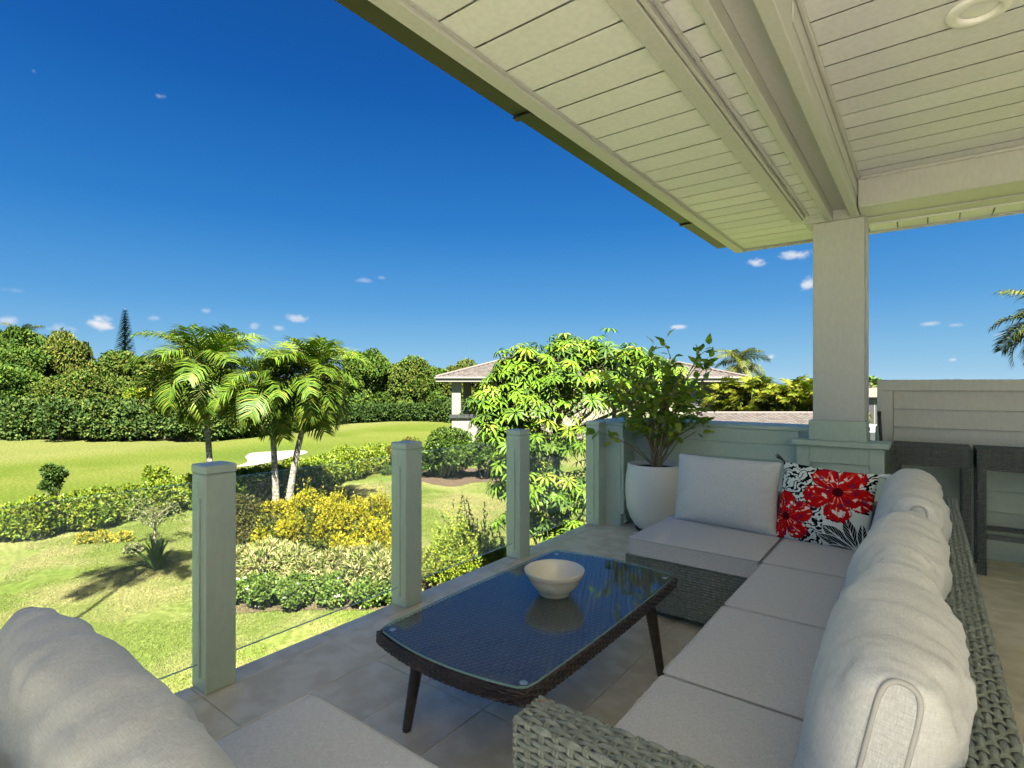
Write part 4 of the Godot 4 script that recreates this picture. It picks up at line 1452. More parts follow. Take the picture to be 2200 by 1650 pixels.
# a hedge along points [x, z, half width, height]
func hedge(called: String, label: String, line: Array, per_m: int, len: float, wid: float, cols: Array, whorl: int, m: Material, extra := []) -> void:
	var blobs := []
	for i in line.size() - 1:
		var a: Array = line[i]
		var b: Array = line[i + 1]
		var l := Vector2(b[0] - a[0], b[1] - a[1]).length()
		var k := maxi(1, int(l / 0.55 / maxf(0.8, a[3] * 0.6)))
		for s in k:
			var f := (s + rr(0.1, 0.9)) / k
			var hw: float = lerpf(a[2], b[2], f)
			var hh: float = lerpf(a[3], b[3], f)
			for q in 2:
				var x: float = lerpf(a[0], b[0], f) + rr(-0.55, 0.55) * hw
				var z: float = lerpf(a[1], b[1], f) + rr(-0.55, 0.55) * hw
				blobs.append([Vector3(x, ground_height(x, z) + hh * rr(0.42, 0.55), z), Vector3(hw * rr(0.5, 0.75), hh * rr(0.44, 0.56), hw * rr(0.5, 0.75))])
	var base := Vector3(line[0][0], GROUND, line[0][1])
	var t := thing(called, label, "hedge", base)
	var length := 0.0
	for i in line.size() - 1:
		length += Vector2(line[i + 1][0] - line[i][0], line[i + 1][1] - line[i][1]).length()
	for b in blobs:
		b[0] -= base
	var L := begin_leaves()
	# only near heaps can bury a leaf: work in short runs
	var run := 14
	for i in range(0, blobs.size(), run):
		var some := blobs.slice(i, mini(i + run + 6, blobs.size()))
		cloud(L, some, int(per_m * length * some.size() / blobs.size()), len, wid, cols, whorl)
		if extra.size() and rng.randf() < 0.45:
			cloud(L, [some[rng.randi_range(0, some.size() - 1)]], int(extra[0]), len, wid, extra[1], whorl, 0.35, 0.95)
	put(leaves_mesh(L), "foliage", m, t)
	var st := begin()
	for i in range(0, blobs.size(), 2):
		var c: Vector3 = blobs[i][0]
		add_tube(st, [Vector3(c.x, -0.1, c.z), c + Vector3(rr(-0.2, 0.2), 0, rr(-0.2, 0.2))], [0.035, 0.015], 4)
	put(st.commit(), "stem", M.bark, t)


# broad far trees: three kinds, each built once and shared
var tree_kinds := []


func far_tree(kind: int, at: Vector3, height: float, width: float, turn: float, label: String) -> void:
	if tree_kinds.is_empty():
		for k in 3:
			rng.seed = 200 + k
			var L := begin_leaves()
			var blobs := [[Vector3(0, 0.56, 0), Vector3(0.30, 0.27, 0.30)]]
			for q in 34:
				var d := ball()
				if d.y < -0.5:
					d.y = -d.y
				var sz := rr(0.09, 0.20)
				blobs.append([Vector3(0, 0.56, 0) + d * Vector3(0.40, 0.34, 0.40) * rr(0.6, 1.08), Vector3(sz * rr(0.9, 1.3), sz * rr(0.7, 0.95), sz * rr(0.9, 1.3))])
			for q in 8:
				var d := ball()
				blobs.append([Vector3(d.x * 0.4, rr(0.18, 0.36), d.z * 0.4), Vector3.ONE * rr(0.12, 0.17)])
			cloud(L, blobs, 11500, 0.046, 0.026, [GREENS, OLIVES, GREENS + OLIVES][k], 2, 0.2, 0.78)
			var st := begin()
			add_tube(st, [Vector3(0, -0.02, 0), Vector3(0.01, 0.2, 0), Vector3(0, 0.45, 0.01), Vector3(0.0, 0.7, 0)], [0.035, 0.028, 0.02, 0.006], 7)
			for q in 6:
				var a := TAU * q / 6
				add_tube(st, [Vector3(0, 0.2 + 0.03 * q, 0), Vector3(cos(a) * 0.2, 0.45, sin(a) * 0.2), Vector3(cos(a) * 0.36, 0.62, sin(a) * 0.36)], [0.016, 0.010, 0.003], 5)
			tree_kinds.append([leaves_mesh(L), st.commit()])
	var t := thing("broadleaf_tree", label, "tree", at, turn, "trees beyond the fairway")
	var s := Transform3D(Basis.from_scale(Vector3(width, height, width)), Vector3.ZERO)
	put(tree_kinds[kind][1], "trunk", M.bark, t, s)
	put(tree_kinds[kind][0], "crown", M.leaf_far, t, s)


# ------------------------------------------------------------------ palms
var frond_kinds := {}


# a unit-long feather frond along +x; a0 = rise at its foot, bend = how far it curls over, loose = hang of the leaflets
func frond(a0: float, bend: float, loose: float, cols: Array, key: String, pairs := 46, wide := 0.021) -> ArrayMesh:
	if frond_kinds.has(key):
		return frond_kinds[key]
	var L := begin_leaves()
	var pts := []
	var rad := []
	var p := Vector3.ZERO
	var n := 24
	for i in n + 1:
		var t := float(i) / n
		var th := a0 - bend * pow(t, 1.35)
		pts.append(p)
		rad.append(0.013 * (1.0 - t * 0.9))
		p += Vector3(cos(th), sin(th), 0) / n
	for k in pairs:
		var t := 0.14 + 0.86 * (k + 0.5) / pairs
		var i := mini(int(t * n), n - 1)
		var o: Vector3 = pts[i].lerp(pts[i + 1], t * n - i)
		var fwd: Vector3 = (pts[i + 1] - pts[i]).normalized()
		var up := Vector3(-fwd.y, fwd.x, 0)
		var ln := 0.34 * (0.35 + 0.65 * sin(PI * pow(t, 0.75))) + 0.05
		for s in [-1.0, 1.0]:
			var col: Color = cols[rng.randi_range(0, cols.size() - 1)]
			var tone := rr(0.8, 1.2)
			col = Color(col.r * tone, col.g * tone, col.b * tone)
			var d := (Vector3(0, 0, s) * rr(0.75, 0.95) + fwd * rr(0.5, 0.8) + up * rr(-0.05, 0.45)).normalized()
			var side := d.cross(up).normalized()
			var m1 := o + d * ln * 0.5
			var d2 := (d + Vector3.DOWN * loose * rr(0.7, 1.4)).normalized()
			var tip := m1 + d2 * ln * 0.55
			var q := L.V.size()
			for v in [o + side * wide * 0.25, o - side * wide * 0.25, m1 + side * wide * 0.5, m1 - side * wide * 0.5, tip]:
				L.V.append(v)
				L.N.append((up * s * s + side * 0.1).normalized())
				L.C.append(col)
			L.I.append_array([q, q + 2, q + 1, q + 1, q + 2, q + 3, q + 2, q + 4, q + 3])
	var st := begin()
	add_tube(st, pts, rad, 4, Color(0.20, 0.24, 0.06))
	var a := st.commit_to_arrays()
	var b := L.V.size()
	L.V.append_array(a[Mesh.ARRAY_VERTEX])
	L.N.append_array(a[Mesh.ARRAY_NORMAL])
	for i in a[Mesh.ARRAY_VERTEX].size():
		L.C.append(Color(0.19, 0.22, 0.06))
		L.I.append(b + i - i % 3 + [0, 2, 1][i % 3])
	frond_kinds[key] = leaves_mesh(L)
	return frond_kinds[key]


const PALM_GREEN := [Color(0.125, 0.225, 0.022), Color(0.17, 0.265, 0.026), Color(0.09, 0.185, 0.024), Color(0.235, 0.275, 0.032)]
const COCO_GREEN := [Color(0.16, 0.18, 0.03), Color(0.22, 0.22, 0.045), Color(0.10, 0.14, 0.03)]
const ARECA := [Color(0.19, 0.25, 0.020), Color(0.26, 0.29, 0.022), Color(0.13, 0.20, 0.022), Color(0.30, 0.26, 0.03)]


func crown(t: Node3D, o: Vector3, length: float, count: int, cols: Array, key: String, low := -0.35, loose := 0.6, wide := 0.021) -> void:
	for i in count:
		var f := (i + 0.5) / count
		var a := i * 2.39996 + rr(-0.2, 0.2)
		var a0 := lerpf(1.46, low, pow(f, 1.05)) + rr(-0.08, 0.08)
		var step := clampi(int((1.5 - a0) / 0.32), 0, 7)
		var mesh := frond(1.42 - 0.32 * step, 1.15 + 0.12 * step, loose, cols, "%s %d" % [key, step], 46, wide)
		var s := length * rr(0.86, 1.1) * (0.8 if step == 0 else 1.0)
		var b := Basis(Vector3.UP, a) * Basis(Vector3.BACK, a0 - (1.42 - 0.32 * step)) * Basis(Vector3.RIGHT, rr(-0.35, 0.35))
		put(mesh, "frond", M.leaf, t, Transform3D(b.scaled(Vector3.ONE * s), o))


func palm(called: String, label: String, base: Vector3, top: Vector3, length: float, count: int, cols: Array, key: String, radius := 0.10, shaft := true, fruit := 0, low := -0.35, loose := 0.55) -> Node3D:
	var t := thing(called, label, "palm tree", base)
	var d := top - base
	var st := begin()
	var pts := []
	var rad := []
	for k in 17:
		var f := k / 16.0
		pts.append(Vector3(d.x * (0.35 * f + 0.65 * f * f), d.y * f - 0.08, d.z * (0.35 * f + 0.65 * f * f)))
		rad.append(radius * (1.0 + 0.55 * pow(1.0 - f, 5.0)) * (1.0 if k % 2 else 0.96) * (1.0 - 0.22 * f))
	add_tube(st, pts, rad, 10)
	put(st.commit(), "trunk", M.palm_bark, t)
	if shaft:
		var cs := begin()
		add_tube(cs, [d + Vector3(0, -0.1, 0), d + Vector3(0, 0.25, 0), d + Vector3(0, 0.7, 0), d + Vector3(0, 0.9, 0)], [radius * 0.82, radius * 0.95, radius * 0.6, radius * 0.25], 9)
		put(cs.commit(), "crownshaft", M.shaft_green, t)
		d += Vector3(0, 0.72, 0)
	crown(t, d, length, count, cols, key, low, loose)
	for k in fruit:
		var L := begin_leaves()
		var a := TAU * k / fruit + 0.6
		var o := d - Vector3(0, 0.75, 0)
		for q in 260:
			var r := pow(rng.randf(), 0.6)
			var aa := a + rr(-0.55, 0.55)
			var p := o + Vector3(cos(aa) * (0.1 + 0.42 * r), 0.12 - 0.62 * r * r + rr(-0.1, 0.1), sin(aa) * (0.1 + 0.42 * r))
			add_leaf(L, p, (Vector3(cos(aa) * 0.5, -1.0, sin(aa) * 0.5) + ball() * 0.5).normalized(), ball(), rr(0.07, 0.16), 0.022, [Color(0.46, 0.40, 0.22), Color(0.36, 0.33, 0.16), Color(0.55, 0.47, 0.28), Color(0.24, 0.27, 0.08)][rng.randi_range(0, 3)])
		put(leaves_mesh(L), "fruit_stalk", M.leaf, t)
	return t


# ------------------------------------------------------------------ the garden
func garden() -> void:
	mat("shaft_green", lin(0.16, 0.22, 0.05), 0.5)
	rng.seed = 61
	# hedge between the lawn and the fairway
	hedge("clipped_hedge", "bright green leafy hedge between the lawn and the golf fairway", [[-19.6, 2.0, 0.75, 0.95], [-19.9, -3.0, 0.75, 1.0], [-19.95, -6.5, 0.8, 1.05], [-20.0, -9.5, 0.85, 1.05], [-20.3, -12.5, 1.0, 1.15], [-21.4, -16.0, 1.3, 1.2], [-22.4, -18.6, 1.2, 1.1]], 1100, 0.105, 0.052, BRIGHTS, 4, M.leaf_gloss, [60, [Color(0.36, 0.34, 0.05), Color(0.40, 0.30, 0.05)]])
	rng.seed = 62
	hedge("tall_hedge", "tall dark green hedge along the left far edge of the fairway", [[-74.0, 2.0, 1.6, 3.0], [-60.0, -8.0, 1.6, 3.0], [-50.0, -13.6, 1.7, 3.0], [-41.5, -19.0, 1.7, 2.8], [-42.6, -24.0, 1.5, 2.3], [-45.3, -29.0, 1.3, 2.0]], 620, 0.26, 0.15, [Color(0.07, 0.13, 0.032), Color(0.10, 0.165, 0.036), Color(0.05, 0.10, 0.028), Color(0.14, 0.19, 0.045)], 3, M.leaf_far, [70, [Color(0.30, 0.27, 0.13), Color(0.22, 0.22, 0.08)]])
	rng.seed = 63
	hedge("low_hedge", "low dark green hedge beyond the fairway to the right of the palms", [[-46.0, -29.6, 1.2, 1.7], [-44.2, -34.0, 1.2, 1.7], [-42.2, -39.0, 1.2, 1.7], [-38.5, -40.8, 1.2, 2.3], [-33.0, -38.5, 1.2, 2.4]], 520, 0.25, 0.14, [Color(0.06, 0.11, 0.028), Color(0.085, 0.14, 0.03), Color(0.045, 0.09, 0.026)], 3, M.leaf_far)

	for a in [[0, -69.5, -13.0, 9.4, 7.6, 0.3, "tall spreading tree at the far left edge of the tree line"], [1, -66.6, -16.6, 9.1, 5.2, 1.4, "narrow tree standing just left of the sky gap in the tree line"], [2, -63.2, -20.2, 7.5, 7.0, 2.2, "rounded tree in front of the tall conifer"], [0, -61.0, -10.8, 5.8, 5.0, 3.1, "lower tree in front of the spreading tree at far left"], [2, -59.0, -14.6, 5.4, 4.8, 4.0, "small rounded tree behind the tall hedge, left of the conifer"], [1, -61.5, -23.2, 7.2, 6.6, 5.0, "olive green tree to the right of the conifer"], [2, -61.5, -26.5, 6.6, 6.6, 0.9, "tree showing behind the single garden palm"], [0, -60.5, -31.5, 4.4, 6.4, 2.7, "low tree in the gap between the garden palms"], [1, -52.5, -35.6, 6.0, 5.4, 3.7, "tree showing behind the twin garden palms"], [0, -47.2, -37.2, 7.8, 5.8, 1.1, "dark dome tree right of the twin palms"], [2, -45.2, -41.0, 7.3, 5.6, 2.9, "dome tree between the dark dome tree and the neighbour's roof"], [1, -42.0, -45.6, 6.8, 5.6, 4.4, "tree rising behind the left corner of the neighbour's roof"], [0, -36.0, -47.5, 5.6, 5.6, 0.2, "tree seen through the neighbour's open veranda"], [2, -73.5, -9.0, 9.0, 7.0, 1.9, "spreading tree at the left end of the tree line, cut by the frame"], [2, -66.5, -22.5, 6.4, 7.0, 3.0, "tree in the dip of the tree line below the sky gap"], [1, -16.5, -52.0, 5.6, 7.0, 1.2, "dark tree behind the right slope of the neighbour's roof"], [0, -5.5, -52.0, 5.0, 8.0, 2.5, "tree behind the areca palms"], [2, 3.0, -54.0, 4.6, 9.0, 0.4, "tree beyond the bar flap, mostly hidden"], [1, -64.0, -17.6, 6.2, 4.6, 0.7, "small tree filling the gap under the narrow tree at left"], [0, -64.5, -11.8, 7.6, 5.4, 5.1, "tree between the spreading tree and the narrow tree at left"], [2, -58.5, -18.6, 4.9, 4.4, 1.6, "low tree just above the tall hedge, below the conifer"], [1, -49.5, -38.8, 5.6, 4.6, 2.1, "lower tree between the twin palms and the dark dome tree"], [0, -43.5, -43.0, 6.1, 4.4, 3.3, "lower tree tucked between the two dome trees by the house"], [0, -53.0, -30.5, 3.4, 5.0, 5.4, "low tree over the far hedge between the palms"]]:
		far_tree(a[0], Vector3(a[1], GROUND - 0.1, a[2]), a[3], a[4], a[5], a[6])
	rng.seed = 64
	shrub("lime_shrub", "lime green shrub in front of the tall hedge, left of the single palm", "shrub", lumps(Vector3(-50.6, -0.7, -17.0), Vector3(1.5, 1.3, 1.3), 9, 0.6), 1500, 0.22, 0.13, BRIGHTS, 3, M.leaf_far)

	# the conifer
	rng.seed = 65
	var pine := thing("conifer_tree", "slender dark conifer rising above the tree line", "tree", Vector3(-87.6, GROUND, -27.7))
	var st := begin()
	add_tube(st, [Vector3(0, 0, 0), Vector3(0, 14.6, 0)], [0.28, 0.03], 7)
	put(st.commit(), "trunk", M.bark, pine)
	var L := begin_leaves()
	for k in 46:
		var y := 4.5 + 10.0 * k / 46
		var r := 1.75 * pow((14.9 - y) / 10.4, 0.9)
		for q in 7:
			var a := k * 0.7 + TAU * q / 7
			var d := Vector3(cos(a), 0.28, sin(a))
			for s in 10:
				var f := (s + 1.0) / 10.0
				for e in [-1.0, 1.0]:
					add_leaf(L, Vector3(0, y, 0) + d * r * f, (d + Vector3(-sin(a), 0, cos(a)) * e * 0.9 + Vector3.UP * 0.25).normalized(), Vector3.UP, 0.30, 0.11, [Color(0.030, 0.055, 0.026), Color(0.045, 0.075, 0.030), Color(0.06, 0.085, 0.03)][rng.randi_range(0, 2)])
	put(leaves_mesh(L), "crown", M.leaf_far, pine)

	# palms of the garden
	rng.seed = 66
	palm("garden_palm", "single feathery palm standing behind the hedge at left", Vector3(-18.35, GROUND, -8.2), Vector3(-18.55, 1.05, -8.05), 2.15, 34, PALM_GREEN, "p", 0.105, true, 2, -0.7)
	palm("garden_palm", "left, upright one of the twin garden palms", Vector3(-16.42, GROUND, -9.30), Vector3(-16.45, 0.45, -9.15), 1.85, 30, PALM_GREEN, "p", 0.105, true, 2, -0.8)
	palm("garden_palm", "right, leaning one of the twin garden palms", Vector3(-16.12, GROUND, -9.50), Vector3(-15.55, 0.75, -9.95), 1.95, 34, PALM_GREEN, "p", 0.105, true, 2, -0.8)
	rng.seed = 67
	palm("coconut_palm", "coconut palm rising behind the right end of the neighbour's roof", Vector3(-12.6, GROUND, -48.0), Vector3(-12.3, 2.9, -47.6), 2.5, 20, COCO_GREEN, "c", 0.14, false, 0, -0.5, 0.8)
	palm("coconut_palm", "coconut palm with swept fronds at the right edge of the photo", Vector3(5.4, GROUND, -34.6), Vector3(4.75, 3.9, -34.4), 2.75, 24, COCO_GREEN, "c", 0.15, false, 0, -0.75, 0.8)
	palm("coconut_palm", "small palm head poking over the far left tree line", Vector3(-92.0, GROUND, -17.8), Vector3(-92.3, 7.2, -17.9), 2.6, 14, COCO_GREEN, "c", 0.15, false, 0, -0.3, 0.8)
	palm("tall_palm", "tall palm outside the frame whose crown shades the agave", Vector3(-8.1, GROUND, 0.55), Vector3(-8.0, 8.0, 0.6), 1.45, 13, PALM_GREEN, "p", 0.045, false, 0, -0.3)

	# areca palms over the low roof
	rng.seed = 68
	var spots := [[-9.9, -36.8, "areca palm clump touching the neighbour's cream wall"], [-8.4, -36.4, "areca palm clump second from the neighbour's cream wall"], [-6.9, -36.2, "areca palm clump in the middle of the row over the low roof"], [-5.5, -35.9, "areca palm clump beside the porch column, tallest of the row"], [-4.3, -35.8, "areca palm clump half hidden by the porch column"]]
	for s in spots:
		var t := thing("areca_palm", s[2], "palm", Vector3(s[0], GROUND, s[1]), 0.0, "areca palms over the low roof")
		var cs := begin()
		for k in 9:
			var a := TAU * k / 9
			var foot := Vector3(cos(a) * 0.25, 0, sin(a) * 0.25)
			var head := Vector3(cos(a) * rr(0.4, 0.8), rr(1.9, 3.9), sin(a) * rr(0.4, 0.8))
			add_tube(cs, [foot, head], [0.035, 0.025], 5)
			for q in 6:
				var aa := a + q * 2.4
				var step := q % 4 + 1
				var mesh := frond(1.42 - 0.32 * step, 1.15 + 0.12 * step, 0.5, ARECA, "a %d" % step, 26, 0.045)
				put(mesh, "frond", M.leaf, t, Transform3D((Basis(Vector3.UP, aa) * Basis(Vector3.RIGHT, rr(-0.5, 0.5))).scaled(Vector3.ONE * rr(1.2, 1.8)), head))
		put(cs.commit(), "stem", M.shaft_green, t)

	flower_bed()
	schefflera()
	small_plants()


func flower_bed() -> void:
	rng.seed = 71
	var yellow := [Color(0.50, 0.44, 0.018), Color(0.54, 0.50, 0.028), Color(0.42, 0.41, 0.020), Color(0.32, 0.36, 0.024), Color(0.52, 0.40, 0.025)]
	var under := [Color(0.085, 0.125, 0.020), Color(0.12, 0.16, 0.022), Color(0.17, 0.19, 0.025)]
	var gold := [[[[-11.9, -2.05, -6.85, 0.62], [-11.4, -1.75, -7.4, 0.55], [-11.15, -2.2, -6.75, 0.55], [-11.6, -2.4, -6.6, 0.5]], "golden yellow shrub at the foot of the twin palms"], [[[-10.95, -1.9, -7.3, 0.62], [-10.4, -2.05, -7.5, 0.6], [-10.3, -2.3, -7.0, 0.5], [-10.6, -1.75, -7.75, 0.45]], "golden yellow shrub in the middle of the flower bed"], [[[-9.7, -2.0, -7.95, 0.6], [-9.35, -2.3, -7.45, 0.55], [-9.9, -1.85, -8.2, 0.5], [-9.0, -2.35, -7.9, 0.5]], "golden yellow shrub beside the second green railing post"]]
	for g in gold:
		var top := []
		var all := []
		for b in g[0]:
			var c := Vector3(b[0], b[1], b[2])
			var r: float = b[3]
			all.append([c - Vector3(0, 0.22, 0), Vector3(r, r * 0.95, r)])
			for k in 6:
				var d := ball()
				top.append([c + Vector3(d.x * r * 0.75, absf(d.y) * r * 0.6 + 0.05, d.z * r * 0.75), Vector3(0.20, rr(0.16, 0.34), 0.20)])
		var t := shrub("golden_shrub", g[1], "shrub", all, 3000, 0.062, 0.032, under, 3, M.leaf, "golden shrubs of the flower bed")
		var base := t.position
		for b in top:
			b[0] -= base
		var L := begin_leaves()
		cloud(L, top, 3600, 0.060, 0.030, yellow, 3, 0.6, 0.6)
		# young shoots standing clear of the mass
		for k in 26:
			var b: Array = top[rng.randi_range(0, top.size() - 1)]
			var p: Vector3 = b[0] + Vector3(rr(-0.1, 0.1), b[1].y * 0.8, rr(-0.1, 0.1))
			var d := (Vector3.UP + ball() * 0.35).normalized()
			for q in 12:
				add_leaf(L, p + d * 0.028 * q, (ball() + d * 0.6).normalized(), d, 0.055, 0.026, yellow[rng.randi_range(0, 3)])
		put(leaves_mesh(L), "young_foliage", M.leaf, t)
	rng.seed = 72
	var bronze := [Color(0.085, 0.10, 0.018), Color(0.12, 0.13, 0.02), Color(0.06, 0.08, 0.018), Color(0.17, 0.13, 0.03)]
	shrub("bronze_shrub", "dark olive shrub just right of the nearest railing post", "shrub", lumps(Vector3(-12.75, -2.2, -6.45), Vector3(0.75, 0.72, 0.65), 10, 0.3), 3200, 0.07, 0.032, bronze, 3, M.leaf)
	# variegated pale shrubs
	rng.seed = 73
	var pale := [Color(0.54, 0.50, 0.19), Color(0.44, 0.46, 0.15), Color(0.60, 0.55, 0.27), Color(0.20, 0.29, 0.06), Color(0.33, 0.39, 0.10)]
	for g in [[[[-11.25, -2.5, -5.75], [-10.8, -2.4, -6.0]], "pale variegated shrub nearest the first railing post"], [[[-10.25, -2.5, -6.15], [-9.9, -2.55, -6.3]], "pale variegated shrub second from the first railing post"], [[[-9.45, -2.6, -6.55], [-9.1, -2.5, -6.8]], "pale variegated shrub third from the first railing post"], [[[-8.75, -2.45, -6.95], [-8.35, -2.5, -7.1]], "pale variegated shrub behind the second railing post"]]:
		var blobs := []
		for c in g[0]:
			blobs.append_array(lumps(Vector3(c[0], c[1], c[2]), Vector3(0.42, 0.40, 0.4), 6, 0.2))
		shrub("variegated_shrub", g[1], "shrub", blobs, 1250, 0.125, 0.024, pale, 4, M.leaf, "pale variegated shrubs of the flower bed")
	rng.seed = 74
	var fresh := [Color(0.14, 0.25, 0.04), Color(0.19, 0.30, 0.045), Color(0.11, 0.21, 0.035), Color(0.26, 0.34, 0.07)]
	var rows := [[-10.75, -5.0, "first"], [-10.15, -5.45, "second"], [-9.6, -5.85, "third"], [-9.05, -6.25, "fourth"], [-8.5, -6.7, "fifth"], [-7.9, -7.1, "sixth"]]
	for r in rows:
		shrub("flowering_shrub", "low green shrub with white flowers, %s from left along the bed edge" % r[2], "shrub", lumps(Vector3(r[0], -2.78, r[1]), Vector3(0.40, 0.32, 0.36), 8, 0.16), 1500, 0.062, 0.036, fresh, 3, M.leaf_gloss, "low white-flowering shrubs along the bed edge", [12, 0.05, 0.045, [Color(0.75, 0.75, 0.70), Color(0.70, 0.68, 0.62)]])
	# feathery shrub between the second and third posts
	rng.seed = 75
	var feather := [Color(0.20, 0.29, 0.026), Color(0.27, 0.34, 0.030), Color(0.14, 0.23, 0.024), Color(0.34, 0.37, 0.035)]
	var fb := []
	for c in [[-7.9, -2.45, -8.15, 0.5], [-7.45, -2.4, -8.5, 0.5], [-7.35, -2.65, -8.2, 0.4], [-7.05, -2.55, -8.7, 0.45], [-7.7, -2.1, -8.5, 0.4]]:
		fb.append([Vector3(c[0], c[1], c[2]), Vector3(c[3], c[3] * 0.95, c[3])])
	var fs := shrub("feathery_shrub", "feathery green shrub with upright shoots behind the third bay of glass", "shrub", fb, 5200, 0.06, 0.026, feather, 3, M.leaf)
	var L := begin_leaves()
	for k in 80:
		var b: Array = fb[k % fb.size()]
		var p: Vector3 = b[0] - fs.position + Vector3(rr(-0.35, 0.35), rr(0.1, 0.3), rr(-0.35, 0.35))
		var d := (Vector3.UP * 1.3 + Vector3(rr(-0.7, 0.7), 0, rr(-0.7, 0.7))).normalized()
		var n := rng.randi_range(14, 26)
		for q in n:
			for s in 2:
				var fc: Color = feather[rng.randi_range(0, 3)]
				add_leaf(L, p + d * 0.03 * q, (ball() + d * 0.7).normalized(), (Vector3(0.5, 1.0, 0.4) + ball() * 0.5).normalized(), 0.075 * (1.15 - 0.6 * q / n), 0.028, Color(fc.r * 1.25, fc.g * 1.25, fc.b * 1.2))
	put(leaves_mesh(L), "shoots", M.leaf, fs)
	# shrubs past the lawn
	rng.seed = 76
	shrub("round_shrub", "big rounded green shrub at the far end of the lawn", "shrub", lumps(Vector3(-17.4, -2.05, -18.2), Vector3(1.45, 1.1, 1.3), 20, 0.5), 7000, 0.11, 0.06, [Color(0.10, 0.18, 0.025), Color(0.14, 0.23, 0.03), Color(0.07, 0.14, 0.022)], 3, M.leaf_gloss)
	shrub("round_shrub", "dark shrub tucked behind the big rounded green shrub, by the schefflera", "shrub", lumps(Vector3(-15.6, -2.0, -19.2), Vector3(1.25, 1.15, 1.0), 12, 0.45), 3600, 0.11, 0.06, GREENS, 3, M.leaf_gloss)
	shrub("red_tip_shrub", "dull reddish-green clipped shrub at the right end of the hedge", "shrub", lumps(Vector3(-20.6, -2.4, -18.6), Vector3(1.1, 0.75, 1.0), 10, 0.4), 2600, 0.10, 0.05, [Color(0.16, 0.13, 0.03), Color(0.12, 0.15, 0.025), Color(0.19, 0.12, 0.04)], 3, M.leaf)
	shrub("mound_plant", "small flat dark mound plant on the lawn's far edge", "plant", lumps(Vector3(-20.0, -2.85, -16.9), Vector3(0.5, 0.22, 0.5), 6, 0.16), 700, 0.06, 0.04, GREENS, 3, M.leaf)


# compound leaf: leaflets hanging round like an open umbrella
func whorl_mesh(cols: Array, n: int, seed_: int) -> ArrayMesh:
	rng.seed = seed_
	var L := begin_leaves()
	for k in n:
		var a := TAU * k / n + rr(-0.12, 0.12)
		var r := Vector3(cos(a), 0, sin(a))
		var side := Vector3(-sin(a), 0, cos(a))
		var len := rr(0.16, 0.215)
		var wid := rr(0.040, 0.052)
		var c: Color = cols[rng.randi_range(0, cols.size() - 1)]
		var tone := rr(0.88, 1.12)
		c = Color(c.r * tone, c.g * tone, c.b * tone)
		var drop := rr(0.25, 0.6)
		var prev := []
		for s in 5:
			var f := s / 4.0
			var o := r * (0.03 + len * f * (1.0 - 0.18 * f * drop)) + Vector3.UP * (0.015 - len * drop * f * f)
			var w: float = wid * [0.12, 0.8, 1.0, 0.7, 0.05][s]
			var q := L.V.size()
			var up := (Vector3.UP + r * drop * f).normalized()
			for e in [-0.5, 0.0, 0.5]:
				L.V.append(o + side * w * e + Vector3.UP * absf(e) * w * 0.35)
				L.N.append((up - side * e * 0.7).normalized())
				L.C.append(c)
			if s > 0:
				L.I.append_array([q - 3, q - 2, q, q - 2, q + 1, q, q - 2, q - 1, q + 1, q - 1, q + 2, q + 1])
	var st := begin()
	add_tube(st, [Vector3(0, 0.012, 0), Vector3(0.02, -0.16, 0.015), Vector3(0.03, -0.30, 0.02)], [0.005, 0.006, 0.007], 4)
	var a := st.commit_to_arrays()
	var b := L.V.size()
	L.V.append_array(a[Mesh.ARRAY_VERTEX])
	L.N.append_array(a[Mesh.ARRAY_NORMAL])
	for i in a[Mesh.ARRAY_VERTEX].size():
		L.C.append(Color(0.22, 0.25, 0.06))
		L.I.append(b + i - i % 3 + [0, 2, 1][i % 3])
	return leaves_mesh(L)


